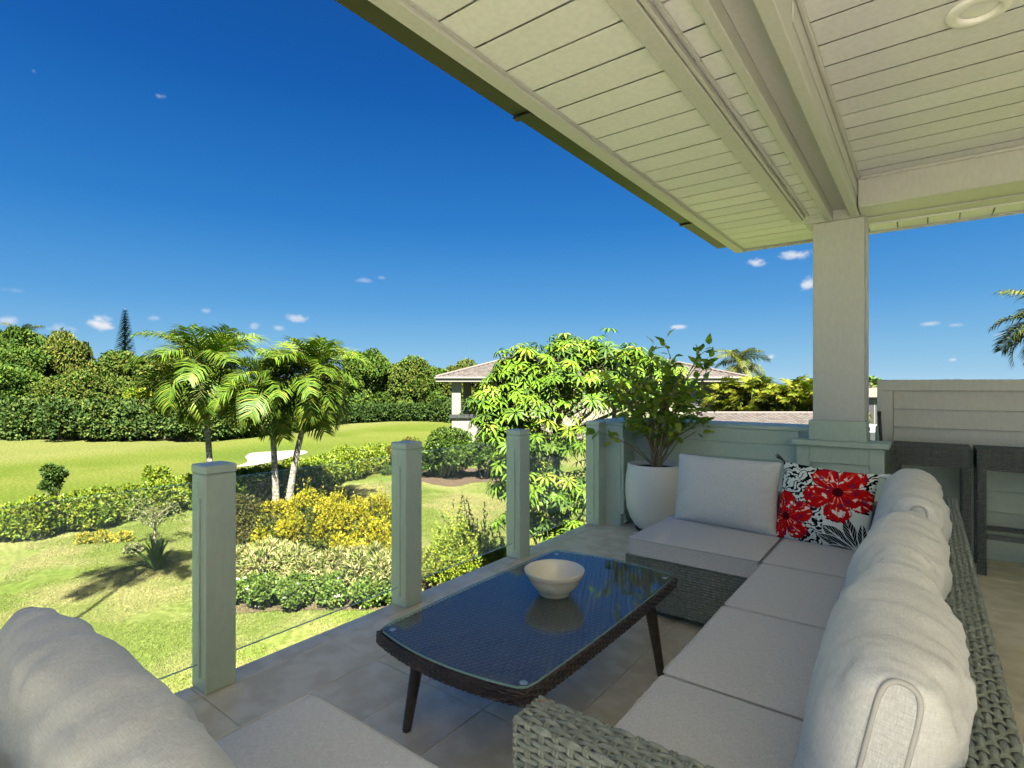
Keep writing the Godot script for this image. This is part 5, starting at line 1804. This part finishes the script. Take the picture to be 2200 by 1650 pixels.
func schefflera() -> void:
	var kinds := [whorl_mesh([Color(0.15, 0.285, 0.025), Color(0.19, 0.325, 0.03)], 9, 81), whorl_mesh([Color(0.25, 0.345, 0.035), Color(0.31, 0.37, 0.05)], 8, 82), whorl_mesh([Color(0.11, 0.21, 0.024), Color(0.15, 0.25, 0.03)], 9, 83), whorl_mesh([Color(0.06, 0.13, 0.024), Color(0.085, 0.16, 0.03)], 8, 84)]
	rng.seed = 85
	var o := Vector3(-5.4, GROUND, -8.5)
	var t := thing("schefflera_tree", "umbrella-leaved tree close beyond the deck, before the neighbour's house", "tree", o)
	var tips := [[-5.36, 1.85, -8.73, 0.35], [-5.9, 1.55, -8.15, 0.5], [-6.0, 1.4, -8.05, 0.35], [-4.75, 1.6, -9.3, 0.6], [-4.35, 1.55, -9.75, 0.45], [-5.3, 1.25, -8.4, 0.6], [-6.4, 0.8, -7.75, 0.42], [-6.1, 1.35, -8.0, 0.35], [-6.2, 0.35, -7.85, 0.42], [-6.35, 0.55, -7.8, 0.3], [-5.6, 0.75, -8.0, 0.6], [-4.9, 0.9, -8.8, 0.6], [-4.3, 0.9, -9.6, 0.6], [-5.85, 0.1, -7.85, 0.45], [-5.2, 0.15, -7.9, 0.55], [-4.6, 0.1, -8.6, 0.6], [-4.1, 0.2, -9.5, 0.6], [-5.95, -0.7, -8.0, 0.45], [-5.2, -0.7, -7.9, 0.5], [-4.7, -0.8, -8.4, 0.55], [-5.7, -1.3, -8.0, 0.5], [-4.9, -1.5, -8.1, 0.5], [-5.0, 1.7, -9.0, 0.45], [-5.6, 1.2, -8.4, 0.5], [-4.6, 1.2, -9.1, 0.55], [-4.0, 1.25, -10.0, 0.5], [-5.9, 0.35, -8.0, 0.45], [-5.7, -0.3, -8.0, 0.55], [-4.4, -0.3, -9.0, 0.6], [-6.0, 1.0, -8.1, 0.45]]
	var st := begin()
	add_tube(st, [Vector3(0, -0.1, 0), Vector3(0.05, 1.2, -0.05), Vector3(-0.02, 2.4, 0.05), Vector3(0.05, 3.8, 0)], [0.13, 0.11, 0.085, 0.05], 9)
	add_tube(st, [Vector3(0.2, -0.1, -0.15), Vector3(0.5, 1.4, -0.5), Vector3(0.75, 2.9, -0.8), Vector3(0.7, 4.0, -0.9)], [0.10, 0.085, 0.065, 0.035], 8)
	put(st.commit(), "trunk", M.bark, t)
	var br := begin()
	var spots := []
	for b in tips:
		var c := Vector3(b[0], b[1], b[2]) - o
		var root := Vector3(c.x * 0.12, maxf(0.5, c.y - 0.9), c.z * 0.12)
		add_tube(br, [root, root.lerp(c, 0.55) + Vector3(0, -0.08, 0), c], [0.045, 0.028, 0.012], 5)
		for k in 66:
			var d := ball()
			d.y = absf(d.y) * 0.8 + rr(-0.25, 0.1)
			spots.append([c + d * float(b[3]) * rr(0.55, 1.3), d, c])
	put(br.commit(), "branch", M.bark, t)
	spots.sort_custom(func(a, b): return (a[0] + o).distance_to(Vector3(0, EYE, 0)) < (b[0] + o).distance_to(Vector3(0, EYE, 0)))
	var rest := begin()
	rest.set_smooth_group(-1)
	for i in spots.size():
		var d: Vector3 = spots[i][1]
		var tilt := Vector3(d.x, 1.0, d.z).normalized() * 0.8 + ball() * 0.3
		tilt = (tilt + Vector3.UP * 0.35).normalized()
		var side := tilt.cross(Vector3(rr(-1, 1), 0.1, rr(-1, 1))).normalized()
		var s := rr(0.72, 1.12)
		var b := Basis(side, tilt, side.cross(tilt)).orthonormalized().scaled(Vector3.ONE * s)
		var hgt: float = spots[i][0].y
		var pick := rng.randf()
		var kind := 0
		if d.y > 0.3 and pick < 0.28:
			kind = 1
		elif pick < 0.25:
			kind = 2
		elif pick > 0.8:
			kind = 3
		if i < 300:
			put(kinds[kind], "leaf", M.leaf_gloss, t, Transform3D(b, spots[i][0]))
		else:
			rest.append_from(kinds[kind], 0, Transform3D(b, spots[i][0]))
	put(rest.commit(), "leaves", M.leaf_gloss, t).set_meta("kind", "stuff")


func small_plants() -> void:
	rng.seed = 91
	# agave: each blade a part
	var t := thing("agave_plant", "spiky green agave standing alone on the lawn in a palm shadow", "plant", Vector3(-14.0, ground_height(-14.0, -5.05), -5.05))
	var blades := []
	for v in 2:
		var L := begin_leaves()
		for s in 6:
			var f := s / 5.0
			var o := Vector3(0.03 + 0.16 * f + 0.10 * f * f, 0.62 * f - 0.10 * f * f, 0)
			var w: float = 0.085 * [0.6, 0.9, 1.0, 0.8, 0.5, 0.03][s]
			for e in [-0.5, 0.0, 0.5]:
				L.V.append(o + Vector3(-absf(e) * w * 0.5, absf(e) * w * 0.3, w * e))
				L.N.append(Vector3(-0.7, 0.6, -e * 0.8).normalized())
				L.C.append([Color(0.10, 0.20, 0.04), Color(0.15, 0.26, 0.06)][v])
			if s > 0:
				var q := s * 3
				L.I.append_array([q - 3, q - 2, q, q - 2, q + 1, q, q - 2, q - 1, q + 1, q - 1, q + 2, q + 1])
		blades.append(leaves_mesh(L))
	for k in 24:
		var lean := rr(-0.05, 0.7) * (k / 24.0) + 0.0
		put(blades[k % 2], "leaf", M.leaf_gloss, t, Transform3D((Basis(Vector3.UP, k * 2.4) * Basis(Vector3.BACK, -lean + 0.18)).scaled(Vector3.ONE * rr(1.0, 1.45)), Vector3.ZERO))
	# young tree on the lawn
	var y := thing("young_tree", "thin young tree with a sparse crown on the lawn", "tree", Vector3(-16.2, GROUND, -5.8))
	var st := begin()
	add_tube(st, [Vector3(0, 0, 0), Vector3(0.03, 0.4, 0.02), Vector3(-0.02, 0.8, 0), Vector3(0, 1.0, 0)], [0.035, 0.03, 0.022, 0.01], 7)
	for k in 7:
		var a := k * 2.2
		add_tube(st, [Vector3(0, 0.35 + 0.07 * k, 0), Vector3(cos(a) * 0.3, 0.62 + 0.06 * k, sin(a) * 0.3), Vector3(cos(a) * 0.55, 0.75 + 0.05 * k, sin(a) * 0.55)], [0.014, 0.009, 0.003], 5)
	put(st.commit(), "trunk", M.bark, y)
	var L := begin_leaves()
	var blobs := []
	for k in 11:
		var a := k * 2.2
		blobs.append([Vector3(cos(a) * rr(0.3, 0.6), rr(0.6, 1.15), sin(a) * rr(0.3, 0.6)), Vector3(0.22, 0.15, 0.22)])
	cloud(L, blobs, 900, 0.075, 0.034, [Color(0.17, 0.21, 0.05), Color(0.12, 0.17, 0.04), Color(0.24, 0.25, 0.08)], 1, 0.1, 0.3)
	put(leaves_mesh(L), "crown", M.leaf, y)
	shrub("croton_plant", "low yellow croton plants on the lawn beside the hedge", "plant", [[Vector3(-17.9, -2.92, -4.75), Vector3(0.22, 0.16, 0.22)], [Vector3(-17.6, -2.9, -5.05), Vector3(0.24, 0.18, 0.22)], [Vector3(-17.2, -2.92, -5.4), Vector3(0.22, 0.16, 0.2)]], 420, 0.10, 0.03, [Color(0.60, 0.48, 0.04), Color(0.50, 0.45, 0.06), Color(0.30, 0.34, 0.05)], 3, M.leaf)
	shrub("pale_plant", "small pale leafy plant between the croton and the agave", "plant", [[Vector3(-15.9, -2.93, -5.2), Vector3(0.2, 0.13, 0.2)]], 160, 0.08, 0.04, [Color(0.45, 0.46, 0.24), Color(0.25, 0.30, 0.10)], 3, M.leaf)
	shrub("young_shrub", "dark young bushy tree behind the hedge at far left", "shrub", lumps(Vector3(-24.6, -2.25, -5.6), Vector3(0.36, 0.6, 0.36), 8, 0.2), 700, 0.12, 0.05, [Color(0.07, 0.14, 0.03), Color(0.10, 0.18, 0.03)], 3, M.leaf)
	shrub("young_shrub", "loose yellow-green bushy tree behind the hedge, right of the dark one", "shrub", lumps(Vector3(-22.4, -2.2, -8.0), Vector3(0.6, 0.45, 0.45), 9, 0.2), 700, 0.12, 0.05, BRIGHTS, 3, M.leaf)
	shrub("bare_twig_shrub", "pale twiggy little shrub at the foot of the hedge", "shrub", [[Vector3(-18.7, -2.75, -6.6), Vector3(0.32, 0.24, 0.3)]], 130, 0.09, 0.03, [Color(0.36, 0.33, 0.2), Color(0.25, 0.28, 0.1)], 2, M.leaf)
	# beyond the fairway: pink flowers and a low wall
	shrub("pink_shrub", "pink flowering shrub beyond the fairway, between the palms", "shrub", lumps(Vector3(-66.0, -1.4, -32.6), Vector3(0.8, 0.7, 0.8), 6, 0.4), 300, 0.2, 0.13, [Color(0.55, 0.06, 0.16), Color(0.62, 0.14, 0.22), Color(0.12, 0.16, 0.04)], 3, M.leaf_far)
	var wall := thing("garden_wall", "low grey stone garden wall beyond the far hedge", "wall", Vector3(-61.5, GROUND, -34.5), 0.65)
	slab("coping", Vector3(-4.2, 1.6, -0.3), Vector3(4.2, 1.8, 0.3), M.concrete, wall)
	for k in 14:
		slab("stone", Vector3(-4.2 + 0.6 * k + 0.01, -0.2, -0.22 - 0.02 * (k % 3)), Vector3(-3.6 + 0.6 * k - 0.01, 1.595, 0.22 + 0.02 * (k % 2)), M.concrete, wall, 0.02)


# ------------------------------------------------------------------ potted plant
func potted_plant() -> void:
	var at := Vector3(-1.825, 0, -4.39)
	var pot := thing("planter", "tall white faceted round planter by the side wall", "planter", at)
	# the body swells from a narrow foot and closes a little to the rim; faint facets turn round it
	var prof := [[0.135, 0.035], [0.165, 0.06], [0.20, 0.12], [0.228, 0.20], [0.243, 0.29], [0.246, 0.36], [0.242, 0.43], [0.232, 0.50], [0.222, 0.555], [0.219, 0.566]]
	var st := begin()
	var n := 14
	for i in prof.size() - 1:
		for k in n:
			var v := []
			for q in [[i, k], [i, k + 1], [i + 1, k + 1], [i + 1, k]]:
				var tw := 0.5 * (1.0 if q[0] >= 4 else 0.0)
				var a: float = TAU * (q[1] + tw) / n
				v.append(Vector3(prof[q[0]][0] * cos(a), prof[q[0]][1], prof[q[0]][0] * sin(a)))
			for q in [0, 1, 2, 0, 2, 3]:
				st.set_smooth_group(0)
				st.add_vertex(v[q])
	st.index()
	st.generate_normals()
	put(st.commit(), "body", M.pot_white, pot)
	put(lathe([Vector2(0.186, 0.50), Vector2(0.192, 0.564), Vector2(0.198, 0.570), Vector2(0.213, 0.572), Vector2(0.220, 0.566), Vector2(0.221, 0.545)], 48), "rim", M.pot_white, pot)
	put(lathe([Vector2(0.19, 0.535), Vector2(0.12, 0.542), Vector2(0.04, 0.548), Vector2(0.001, 0.55)], 24), "soil", M.soil, pot)
	put(lathe([Vector2(0.001, 0.001), Vector2(0.13, 0.001), Vector2(0.152, 0.02), Vector2(0.156, 0.034), Vector2(0.148, 0.034), Vector2(0.13, 0.02)], 40), "saucer", M.saucer, pot)
	rng.seed = 95
	var t := thing("potted_shrub", "leafy multi-stemmed shrub growing in the white planter", "plant", at + Vector3(0.03, 0.545, 0.0))
	var cols := [[Color(0.27, 0.39, 0.05), Color(0.32, 0.43, 0.055)], [Color(0.19, 0.30, 0.045), Color(0.23, 0.34, 0.05)], [Color(0.42, 0.47, 0.06), Color(0.48, 0.50, 0.07)], [Color(0.33, 0.38, 0.06), Color(0.38, 0.42, 0.065)]]
	var kinds := []
	for c in cols:
		var L := begin_leaves()
		for s in 6:
			var f := s / 5.0
			var o := Vector3(0.016 + 0.085 * f, -0.02 * f * f, 0)
			var w: float = 0.052 * [0.1, 0.85, 1.0, 0.75, 0.4, 0.02][s]
			for e in [-0.5, 0.0, 0.5]:
				L.V.append(o + Vector3(0, absf(e) * w * 0.3 + rr(-0.002, 0.002), w * e))
				L.N.append(Vector3(0.2 * f, 1.0, -e * 0.6).normalized())
				L.C.append(c[s % 2])
			if s > 0:
				var q := s * 3
				L.I.append_array([q - 3, q - 2, q, q - 2, q + 1, q, q - 2, q - 1, q + 1, q - 1, q + 2, q + 1])
		kinds.append(leaves_mesh(L))
	var leaf_spots := []
	var heads := [[-0.28, 0.72, 0.22], [-0.30, 0.86, 0.14], [0.08, 0.98, -0.05], [-0.08, 0.85, 0.04], [-0.15, 0.70, 0.2], [0.26, 0.85, -0.26], [0.36, 0.62, -0.38], [0.16, 0.72, 0.06], [-0.02, 0.95, -0.15], [0.25, 0.97, -0.15], [0.33, 0.88, -0.32], [-0.2, 0.56, 0.1], [0.05, 0.62, 0.16], [0.28, 0.42, -0.18], [0.2, 0.9, 0.0], [-0.12, 0.9, -0.1]]
	for h in heads:
		var head := Vector3(h[0] * 1.05, h[1] * 0.93, h[2] * 1.05)
		var foot := Vector3(rr(-0.05, 0.05), -0.02, rr(-0.05, 0.05))
		var st2 := begin()
		var pts := []
		var rad := []
		for k in 10:
			var f := k / 9.0
			var p := foot.lerp(head, f)
			p.x = lerpf(foot.x, head.x, pow(f, 1.6)) + rr(-0.008, 0.008)
			p.z = lerpf(foot.z, head.z, pow(f, 1.6)) + rr(-0.008, 0.008)
			pts.append(p)
			rad.append(lerpf(0.0105, 0.003, f))
		add_tube(st2, pts, rad, 6)
		put(st2.commit(), "stem", M.stem, t)
		for tw in 8:
			var f := 0.52 + 0.48 * tw / 7.0
			var p: Vector3 = pts[int(f * 9)]
			var d := Vector3(rr(-1, 1), rr(0.05, 0.7), rr(-1, 1)).normalized()
			var ln := rr(0.09, 0.23)
			var st3 := begin()
			add_tube(st3, [p, p + d * ln * 0.6, p + d * ln + Vector3(0, -0.015, 0)], [0.004, 0.003, 0.0015], 4)
			put(st3.commit(), "twig", M.stem, t)
			for k in 6:
				leaf_spots.append([p + d * ln * rr(0.25, 1.15) + ball() * 0.02, d])
	# two low twigs that reach out over the rim
	for tip in [Vector3(-0.42, 0.30, 0.28), Vector3(-0.30, 0.22, 0.16), Vector3(0.26, 0.30, -0.2)]:
		var st4 := begin()
		add_tube(st4, [Vector3(0, -0.02, 0), tip * 0.5 + Vector3(0, 0.05, 0), tip], [0.006, 0.004, 0.002], 5)
		put(st4.commit(), "twig", M.stem, t)
		for k in 6:
			leaf_spots.append([tip + ball() * 0.05, tip.normalized()])
	var rest := begin()
	for i in leaf_spots.size():
		var d: Vector3 = (leaf_spots[i][1] + ball() * 0.8 + Vector3.DOWN * 0.25).normalized()
		var n2 := (Vector3.UP + ball() * 0.6).normalized()
		var side := d.cross(n2).normalized()
		var b := Basis(d, side.cross(d), side).orthonormalized().scaled(Vector3.ONE * rr(0.75, 1.25))
		var k := rng.randi_range(0, 9)
		var mesh: ArrayMesh = kinds[0 if k < 3 else (1 if k < 6 else (2 if k < 8 else 3))]
		if i % 3 == 0 and i < 885:
			put(mesh, "leaf", M.leaf_potted, t, Transform3D(b, leaf_spots[i][0]))
		else:
			rest.append_from(mesh, 0, Transform3D(b, leaf_spots[i][0]))
	put(rest.commit(), "leaves", M.leaf_potted, t).set_meta("kind", "stuff")


# ------------------------------------------------------------------ neighbours
# flat concrete tiles laid in overlapping courses on a slope: o = eave corner, eu along the eave, ev up the slope
func tile_slope(st: SurfaceTool, outline: Callable, o: Vector3, eu: Vector3, ev: Vector3, tw: float, th: float) -> void:
	var w := eu.length()
	var h := ev.length()
	var u := eu / w
	var v := ev / h
	var n := u.cross(v).normalized()
	if n.y < 0:
		n = -n
	for j in int(h / th):
		var lim: Vector2 = outline.call((j + 0.5) * th / h)
		var x := lim.x * w
		while x < lim.y * w - 0.05:
			var ww := minf(tw, lim.y * w - x)
			var a := o + u * (x + 0.006) + v * (j * th)
			var lift := 0.045 + rr(0, 0.008)
			var b := [a + n * lift, a + u * (ww - 0.012) + n * lift, a + u * (ww - 0.012) + v * th + n * 0.01, a + v * th + n * 0.01]
			var mid: Vector3 = (b[0] + b[1]) * 0.5 + n * 0.025
			var mid2: Vector3 = (b[2] + b[3]) * 0.5 + n * 0.022
			var t := rr(0.72, 1.2)
			st.set_color(Color(t, t * rr(0.96, 1.03), t * rr(0.93, 1.05)))
			quad(st, b[0], mid, mid2, b[3], n)
			quad(st, mid, b[1], b[2], mid2, n)
			tri(st, a, b[0], mid, -v)
			tri(st, a, mid, b[1], -v)
			tri(st, a, b[1], a + u * (ww - 0.012), -v)
			x += tw


func neighbours() -> void:
	rng.seed = 111
	var rt := mat("roof_tile", lin(0.082, 0.073, 0.066), 0.85, 0.2)
	rt.vertex_color_use_as_albedo = true
	var yaw := atan(890.0 / 1174.5)
	var h := thing("neighbour_house", "cream two-storey house with hipped tile roof behind the umbrella-leaved tree", "house", Vector3(-21.72, 0, -28.68), yaw)
	# x to the right, z towards the deck; eaves at 1.36 .. 1.67
	slab("eave", Vector3(-5.05, 1.37, -12.5), Vector3(15.6, 1.62, 0.0), M.house_trim, h, 0.02)
	slab("gutter", Vector3(-5.1, 1.60, 0.005), Vector3(15.65, 1.70, 0.12), M.house_trim, h, 0.02)
	var st := begin()
	var e := [Vector3(-5.05, 1.64, 0), Vector3(15.6, 1.64, 0), Vector3(15.6, 1.64, -12.5), Vector3(-5.05, 1.64, -12.5), Vector3(0.7, 3.42, -6.25), Vector3(9.9, 3.42, -6.25)]
	quad(st, e[0], e[1], e[5], e[4], Vector3(0, 1, 1))
	quad(st, e[2], e[3], e[4], e[5], Vector3(0, 1, -1))
	tri(st, e[3], e[0], e[4], Vector3(-1, 1, 0))
	tri(st, e[1], e[2], e[5], Vector3(1, 1, 0))
	quad(st, e[0], e[1], e[2], e[3], Vector3.DOWN)
	var shell := put(st.commit(), "roof", M.roof_tile_1, h)
	var ts := begin()
	tile_slope(ts, func(f: float) -> Vector2: return Vector2(f * 0.278, 1.0 - f * 0.276), e[0], e[1] - e[0], Vector3(0, 1.78, -6.25), 0.32, 0.36)
	tile_slope(ts, func(f: float) -> Vector2: return Vector2(f * 0.5, 1.0 - f * 0.5), e[3], e[0] - e[3], Vector3(5.75, 1.78, 0), 0.32, 0.36)
	tile_slope(ts, func(f: float) -> Vector2: return Vector2(f * 0.5, 1.0 - f * 0.5), e[1], e[2] - e[1], Vector3(-5.7, 1.78, 0), 0.32, 0.36)
	put(ts.commit(), "tiles", rt, shell).set_meta("kind", "stuff")
	var rd := begin()
	for k in [[e[0], e[4]], [e[1], e[5]], [e[4], e[5]], [e[3], e[4]], [e[2], e[5]]]:
		var n := int((k[1] - k[0]).length() / 0.4)
		for i in n:
			var a: Vector3 = k[0].lerp(k[1], float(i) / n)
			var b: Vector3 = k[0].lerp(k[1], (i + 1.08) / n)
			add_tube(rd, [a + Vector3(0, 0.06, 0), b + Vector3(0, 0.09, 0)], [0.11, 0.09], 6)
	put(rd.commit(), "ridge_tiles", M.roof_tile_2, shell).set_meta("kind", "stuff")
	# walls
	slab("wall", Vector3(-1.5, GROUND - 0.4, -11.8), Vector3(14.05, 1.365, -0.9), M.house_cream, h, 0.01)
	slab("lower_wall", Vector3(-4.05, GROUND - 0.4, -10.8), Vector3(-1.505, -1.05, -0.65), M.house_trim, h, 0.01)
	for k in 24:
		put(lap_board(2.6, 0.181), "siding_board", M.house_cream, h, place(Vector3(12.62, 1.18 - 0.18 * k, -0.899), Vector3.ZERO))
	slab("corner_board", Vector3(13.9, GROUND - 0.4, -0.88), Vector3(14.08, 1.364, -0.855), M.house_trim, h, 0.004)
	slab("balcony_floor", Vector3(-4.2, -1.045, -10.9), Vector3(-1.506, -0.82, -0.5), M.dark_opening, h, 0.01)
	for p in [[-3.74, -0.85], [-3.74, -9.5], [-1.9, -9.5]]:
		slab("veranda_column", Vector3(p[0] - 0.3, -0.815, p[1] - 0.3), Vector3(p[0] + 0.3, 1.366, p[1] + 0.3), M.house_trim, h, 0.02)
	slab("veranda_post", Vector3(-2.5, -0.815, -5.6), Vector3(-2.1, 1.366, -5.2), M.tan_roof, h, 0.02)
	var rail := begin()
	for k in 3:
		add_tube(rail, [Vector3(-3.44, -0.55 + 0.3 * k, -0.85), Vector3(-1.52, -0.55 + 0.3 * k, -0.85)], [0.02, 0.02], 5)
	put(rail.commit(), "handrail", M.black_metal, h)
	var win := slab("window", Vector3(12.0, -0.35, -0.905), Vector3(12.95, 1.1, -0.83), M.house_trim, h, 0.01)
	for k in 6:
		put(cbox(Vector3(0.36, 0.38, 0.02), 0.003), "pane", M.dark_opening, win, place(Vector3(-0.21 + 0.42 * (k % 2), -0.44 + 0.44 * (k / 2), 0.035)))

	var g := thing("low_building", "one-storey building with pinkish tile roof showing over the green wall", "building", Vector3(-21.72, 0, -28.68), yaw)
	slab("wall", Vector3(10.4, GROUND - 0.4, 2.0), Vector3(17.5, -0.96, 7.6), M.house_cream, g, 0.01)
	slab("fascia", Vector3(10.15, -1.0, 8.0), Vector3(17.8, -0.84, 8.05), M.house_trim, g, 0.01)
	var rs := begin()
	var q := [Vector3(10.15, -0.86, 8.0), Vector3(17.8, -0.86, 8.0), Vector3(17.8, -0.45, 5.3), Vector3(10.15, -0.45, 5.3), Vector3(17.8, -0.9, 2.0), Vector3(10.15, -0.9, 2.0)]
	quad(rs, q[0], q[1], q[2], q[3], Vector3.UP)
	quad(rs, q[3], q[2], q[4], q[5], Vector3.UP)
	quad(rs, q[0], q[1], q[4], q[5], Vector3.DOWN)
	var rsn := put(rs.commit(), "roof", M.roof_tile_2, g)
	var tl := begin()
	tile_slope(tl, func(_f: float) -> Vector2: return Vector2(0, 1), q[0], q[1] - q[0], q[3] - q[0], 0.30, 0.34)
	put(tl.commit(), "tiles", rt, rsn).set_meta("kind", "stuff")
	var rdg := begin()
	for k in 19:
		add_tube(rdg, [Vector3(10.15 + 0.4 * k, -0.40, 5.3), Vector3(10.57 + 0.4 * k, -0.385, 5.3)], [0.11, 0.095], 6)
	put(rdg.commit(), "ridge_tiles", M.roof_tile_2, rsn).set_meta("kind", "stuff")

	var tan := thing("tan_house", "tan-roofed house in the slot between column and bar flap", "house", Vector3(-21.72, 0, -28.68), yaw)
	var tr := begin()
	var p := [Vector3(23.0, 0.30, -3.0), Vector3(34.0, 0.30, -3.0), Vector3(34.0, 1.35, -6.0), Vector3(23.0, 1.35, -6.0), Vector3(34.0, 0.3, -9.0), Vector3(23.0, 0.3, -9.0)]
	quad(tr, p[0], p[1], p[2], p[3], Vector3.UP)
	quad(tr, p[3], p[2], p[4], p[5], Vector3.UP)
	tri(tr, p[0], p[3], p[5], Vector3.LEFT)
	tri(tr, p[1], p[2], p[4], Vector3.RIGHT)
	quad(tr, p[0], p[1], p[4], p[5], Vector3.DOWN)
	put(tr.commit(), "roof", M.tan_roof, tan)
	slab("wall", Vector3(23.4, GROUND - 0.4, -8.6), Vector3(33.6, 0.295, -3.5), M.house_trim, tan, 0.01)
	for k in 5:
		var wn := slab("window", Vector3(23.7 + 1.9 * k, -2.2, -3.5), Vector3(24.75 + 1.9 * k, 0.15, -3.42), M.dark_opening, tan, 0.01)
		put(cbox(Vector3(0.06, 2.3, 0.05), 0.005), "mullion", M.house_trim, wn, place(Vector3(0, 0, 0.02)))
	shrub("yellow_shrub", "yellow-green shrub in the slot right of the porch column", "shrub", lumps(Vector3(-3.3, -1.3, -36.6), Vector3(0.9, 1.5, 0.9), 8, 0.4), 900, 0.2, 0.09, [Color(0.40, 0.34, 0.05), Color(0.28, 0.28, 0.05)], 3, M.leaf_far)

	var v := thing("parked_van", "white van parked beyond the wall, its roof seen right of the column", "van", Vector3(-2.6, GROUND, -34.0), yaw + 0.1)
	var side := [Vector2(-2.3, 0.35), Vector2(2.35, 0.35), Vector2(2.4, 0.95), Vector2(1.6, 1.15), Vector2(0.95, 1.95), Vector2(0.6, 2.12), Vector2(-2.1, 2.14), Vector2(-2.3, 1.95)]
	var bd := begin()
	for i in side.size():
		var a: Vector2 = side[i]
		var b: Vector2 = side[(i + 1) % side.size()]
		quad(bd, Vector3(a.x, a.y, -0.92), Vector3(b.x, b.y, -0.92), Vector3(b.x, b.y, 0.92), Vector3(a.x, a.y, 0.92), Vector3(b.y - a.y, a.x - b.x, 0))
	for s in [-0.92, 0.92]:
		for i in range(1, side.size() - 1):
			tri(bd, Vector3(side[0].x, side[0].y, s), Vector3(side[i].x, side[i].y, s), Vector3(side[i + 1].x, side[i + 1].y, s), Vector3(0, 0, s))
	put(bd.commit(), "body", M.van_white, v)
	for s in [-1, 1]:
		slab("window", Vector3(-0.55, 1.2, s * 0.921), Vector3(0.85, 1.8, s * 0.935), M.dark_opening, v, 0.005)
		slab("window", Vector3(-2.0, 1.2, s * 0.921), Vector3(-0.7, 1.8, s * 0.935), M.dark_opening, v, 0.005)
		for x in [-1.5, 1.55]:
			var wh := begin()
			add_tube(wh, [Vector3(0, 0, -0.1), Vector3(0, 0, 0.1)], [0.34, 0.34], 18)
			put(wh.commit(), "wheel", M.black_metal, v, place(Vector3(x, 0.34, s * 0.86)))
	var ws := begin()
	quad(ws, Vector3(1.61, 1.17, -0.8), Vector3(0.98, 1.93, -0.75), Vector3(0.98, 1.93, 0.75), Vector3(1.61, 1.17, 0.8), Vector3(1, 1, 0))
	put(ws.commit(), "windscreen", M.dark_opening, v, place(Vector3(0.012, 0.012, 0)))


func _ready() -> void:
	rng.seed = 7
	var cam := Camera3D.new()
	cam.name = "camera"
	cam.fov = 70.17
	cam.position = Vector3(0, EYE, 0)
	cam.rotation.y = atan(890.0 / 1174.5)
	cam.near = 0.05
	cam.far = 6000.0
	cam.current = true
	add_child(cam)
	var we := WorldEnvironment.new()
	we.name = "world"
	var env := Environment.new()
	env.background_mode = Environment.BG_SKY
	var sky := Sky.new()
	var pan := PanoramaSkyMaterial.new()
	pan.panorama = sky_panorama()
	pan.energy_multiplier = 1.0 / EXPOSURE
	sky.sky_material = pan
	env.sky = sky
	env.tonemap_mode = Environment.TONE_MAPPER_LINEAR
	env.tonemap_exposure = EXPOSURE
	env.sdfgi_enabled = true
	env.ssao_enabled = true
	env.ssil_enabled = true
	we.environment = env
	add_child(we)
	var sun := DirectionalLight3D.new()
	sun.name = "sun"
	sun.light_energy = 1.6
	sun.light_color = Color(1.0, 0.975, 0.93)
	sun.light_angular_distance = 0.5
	sun.shadow_enabled = true
	var el := SUN_HEIGHT
	sun.look_at_from_position(Vector3.ZERO, -Vector3(0.75 * cos(el), sin(el), 0.66 * cos(el)), Vector3.UP)
	add_child(sun)

	make_materials()
	more_materials()
	grounds()
	deck()
	neighbours()
	furniture()
	garden()
	potted_plant()
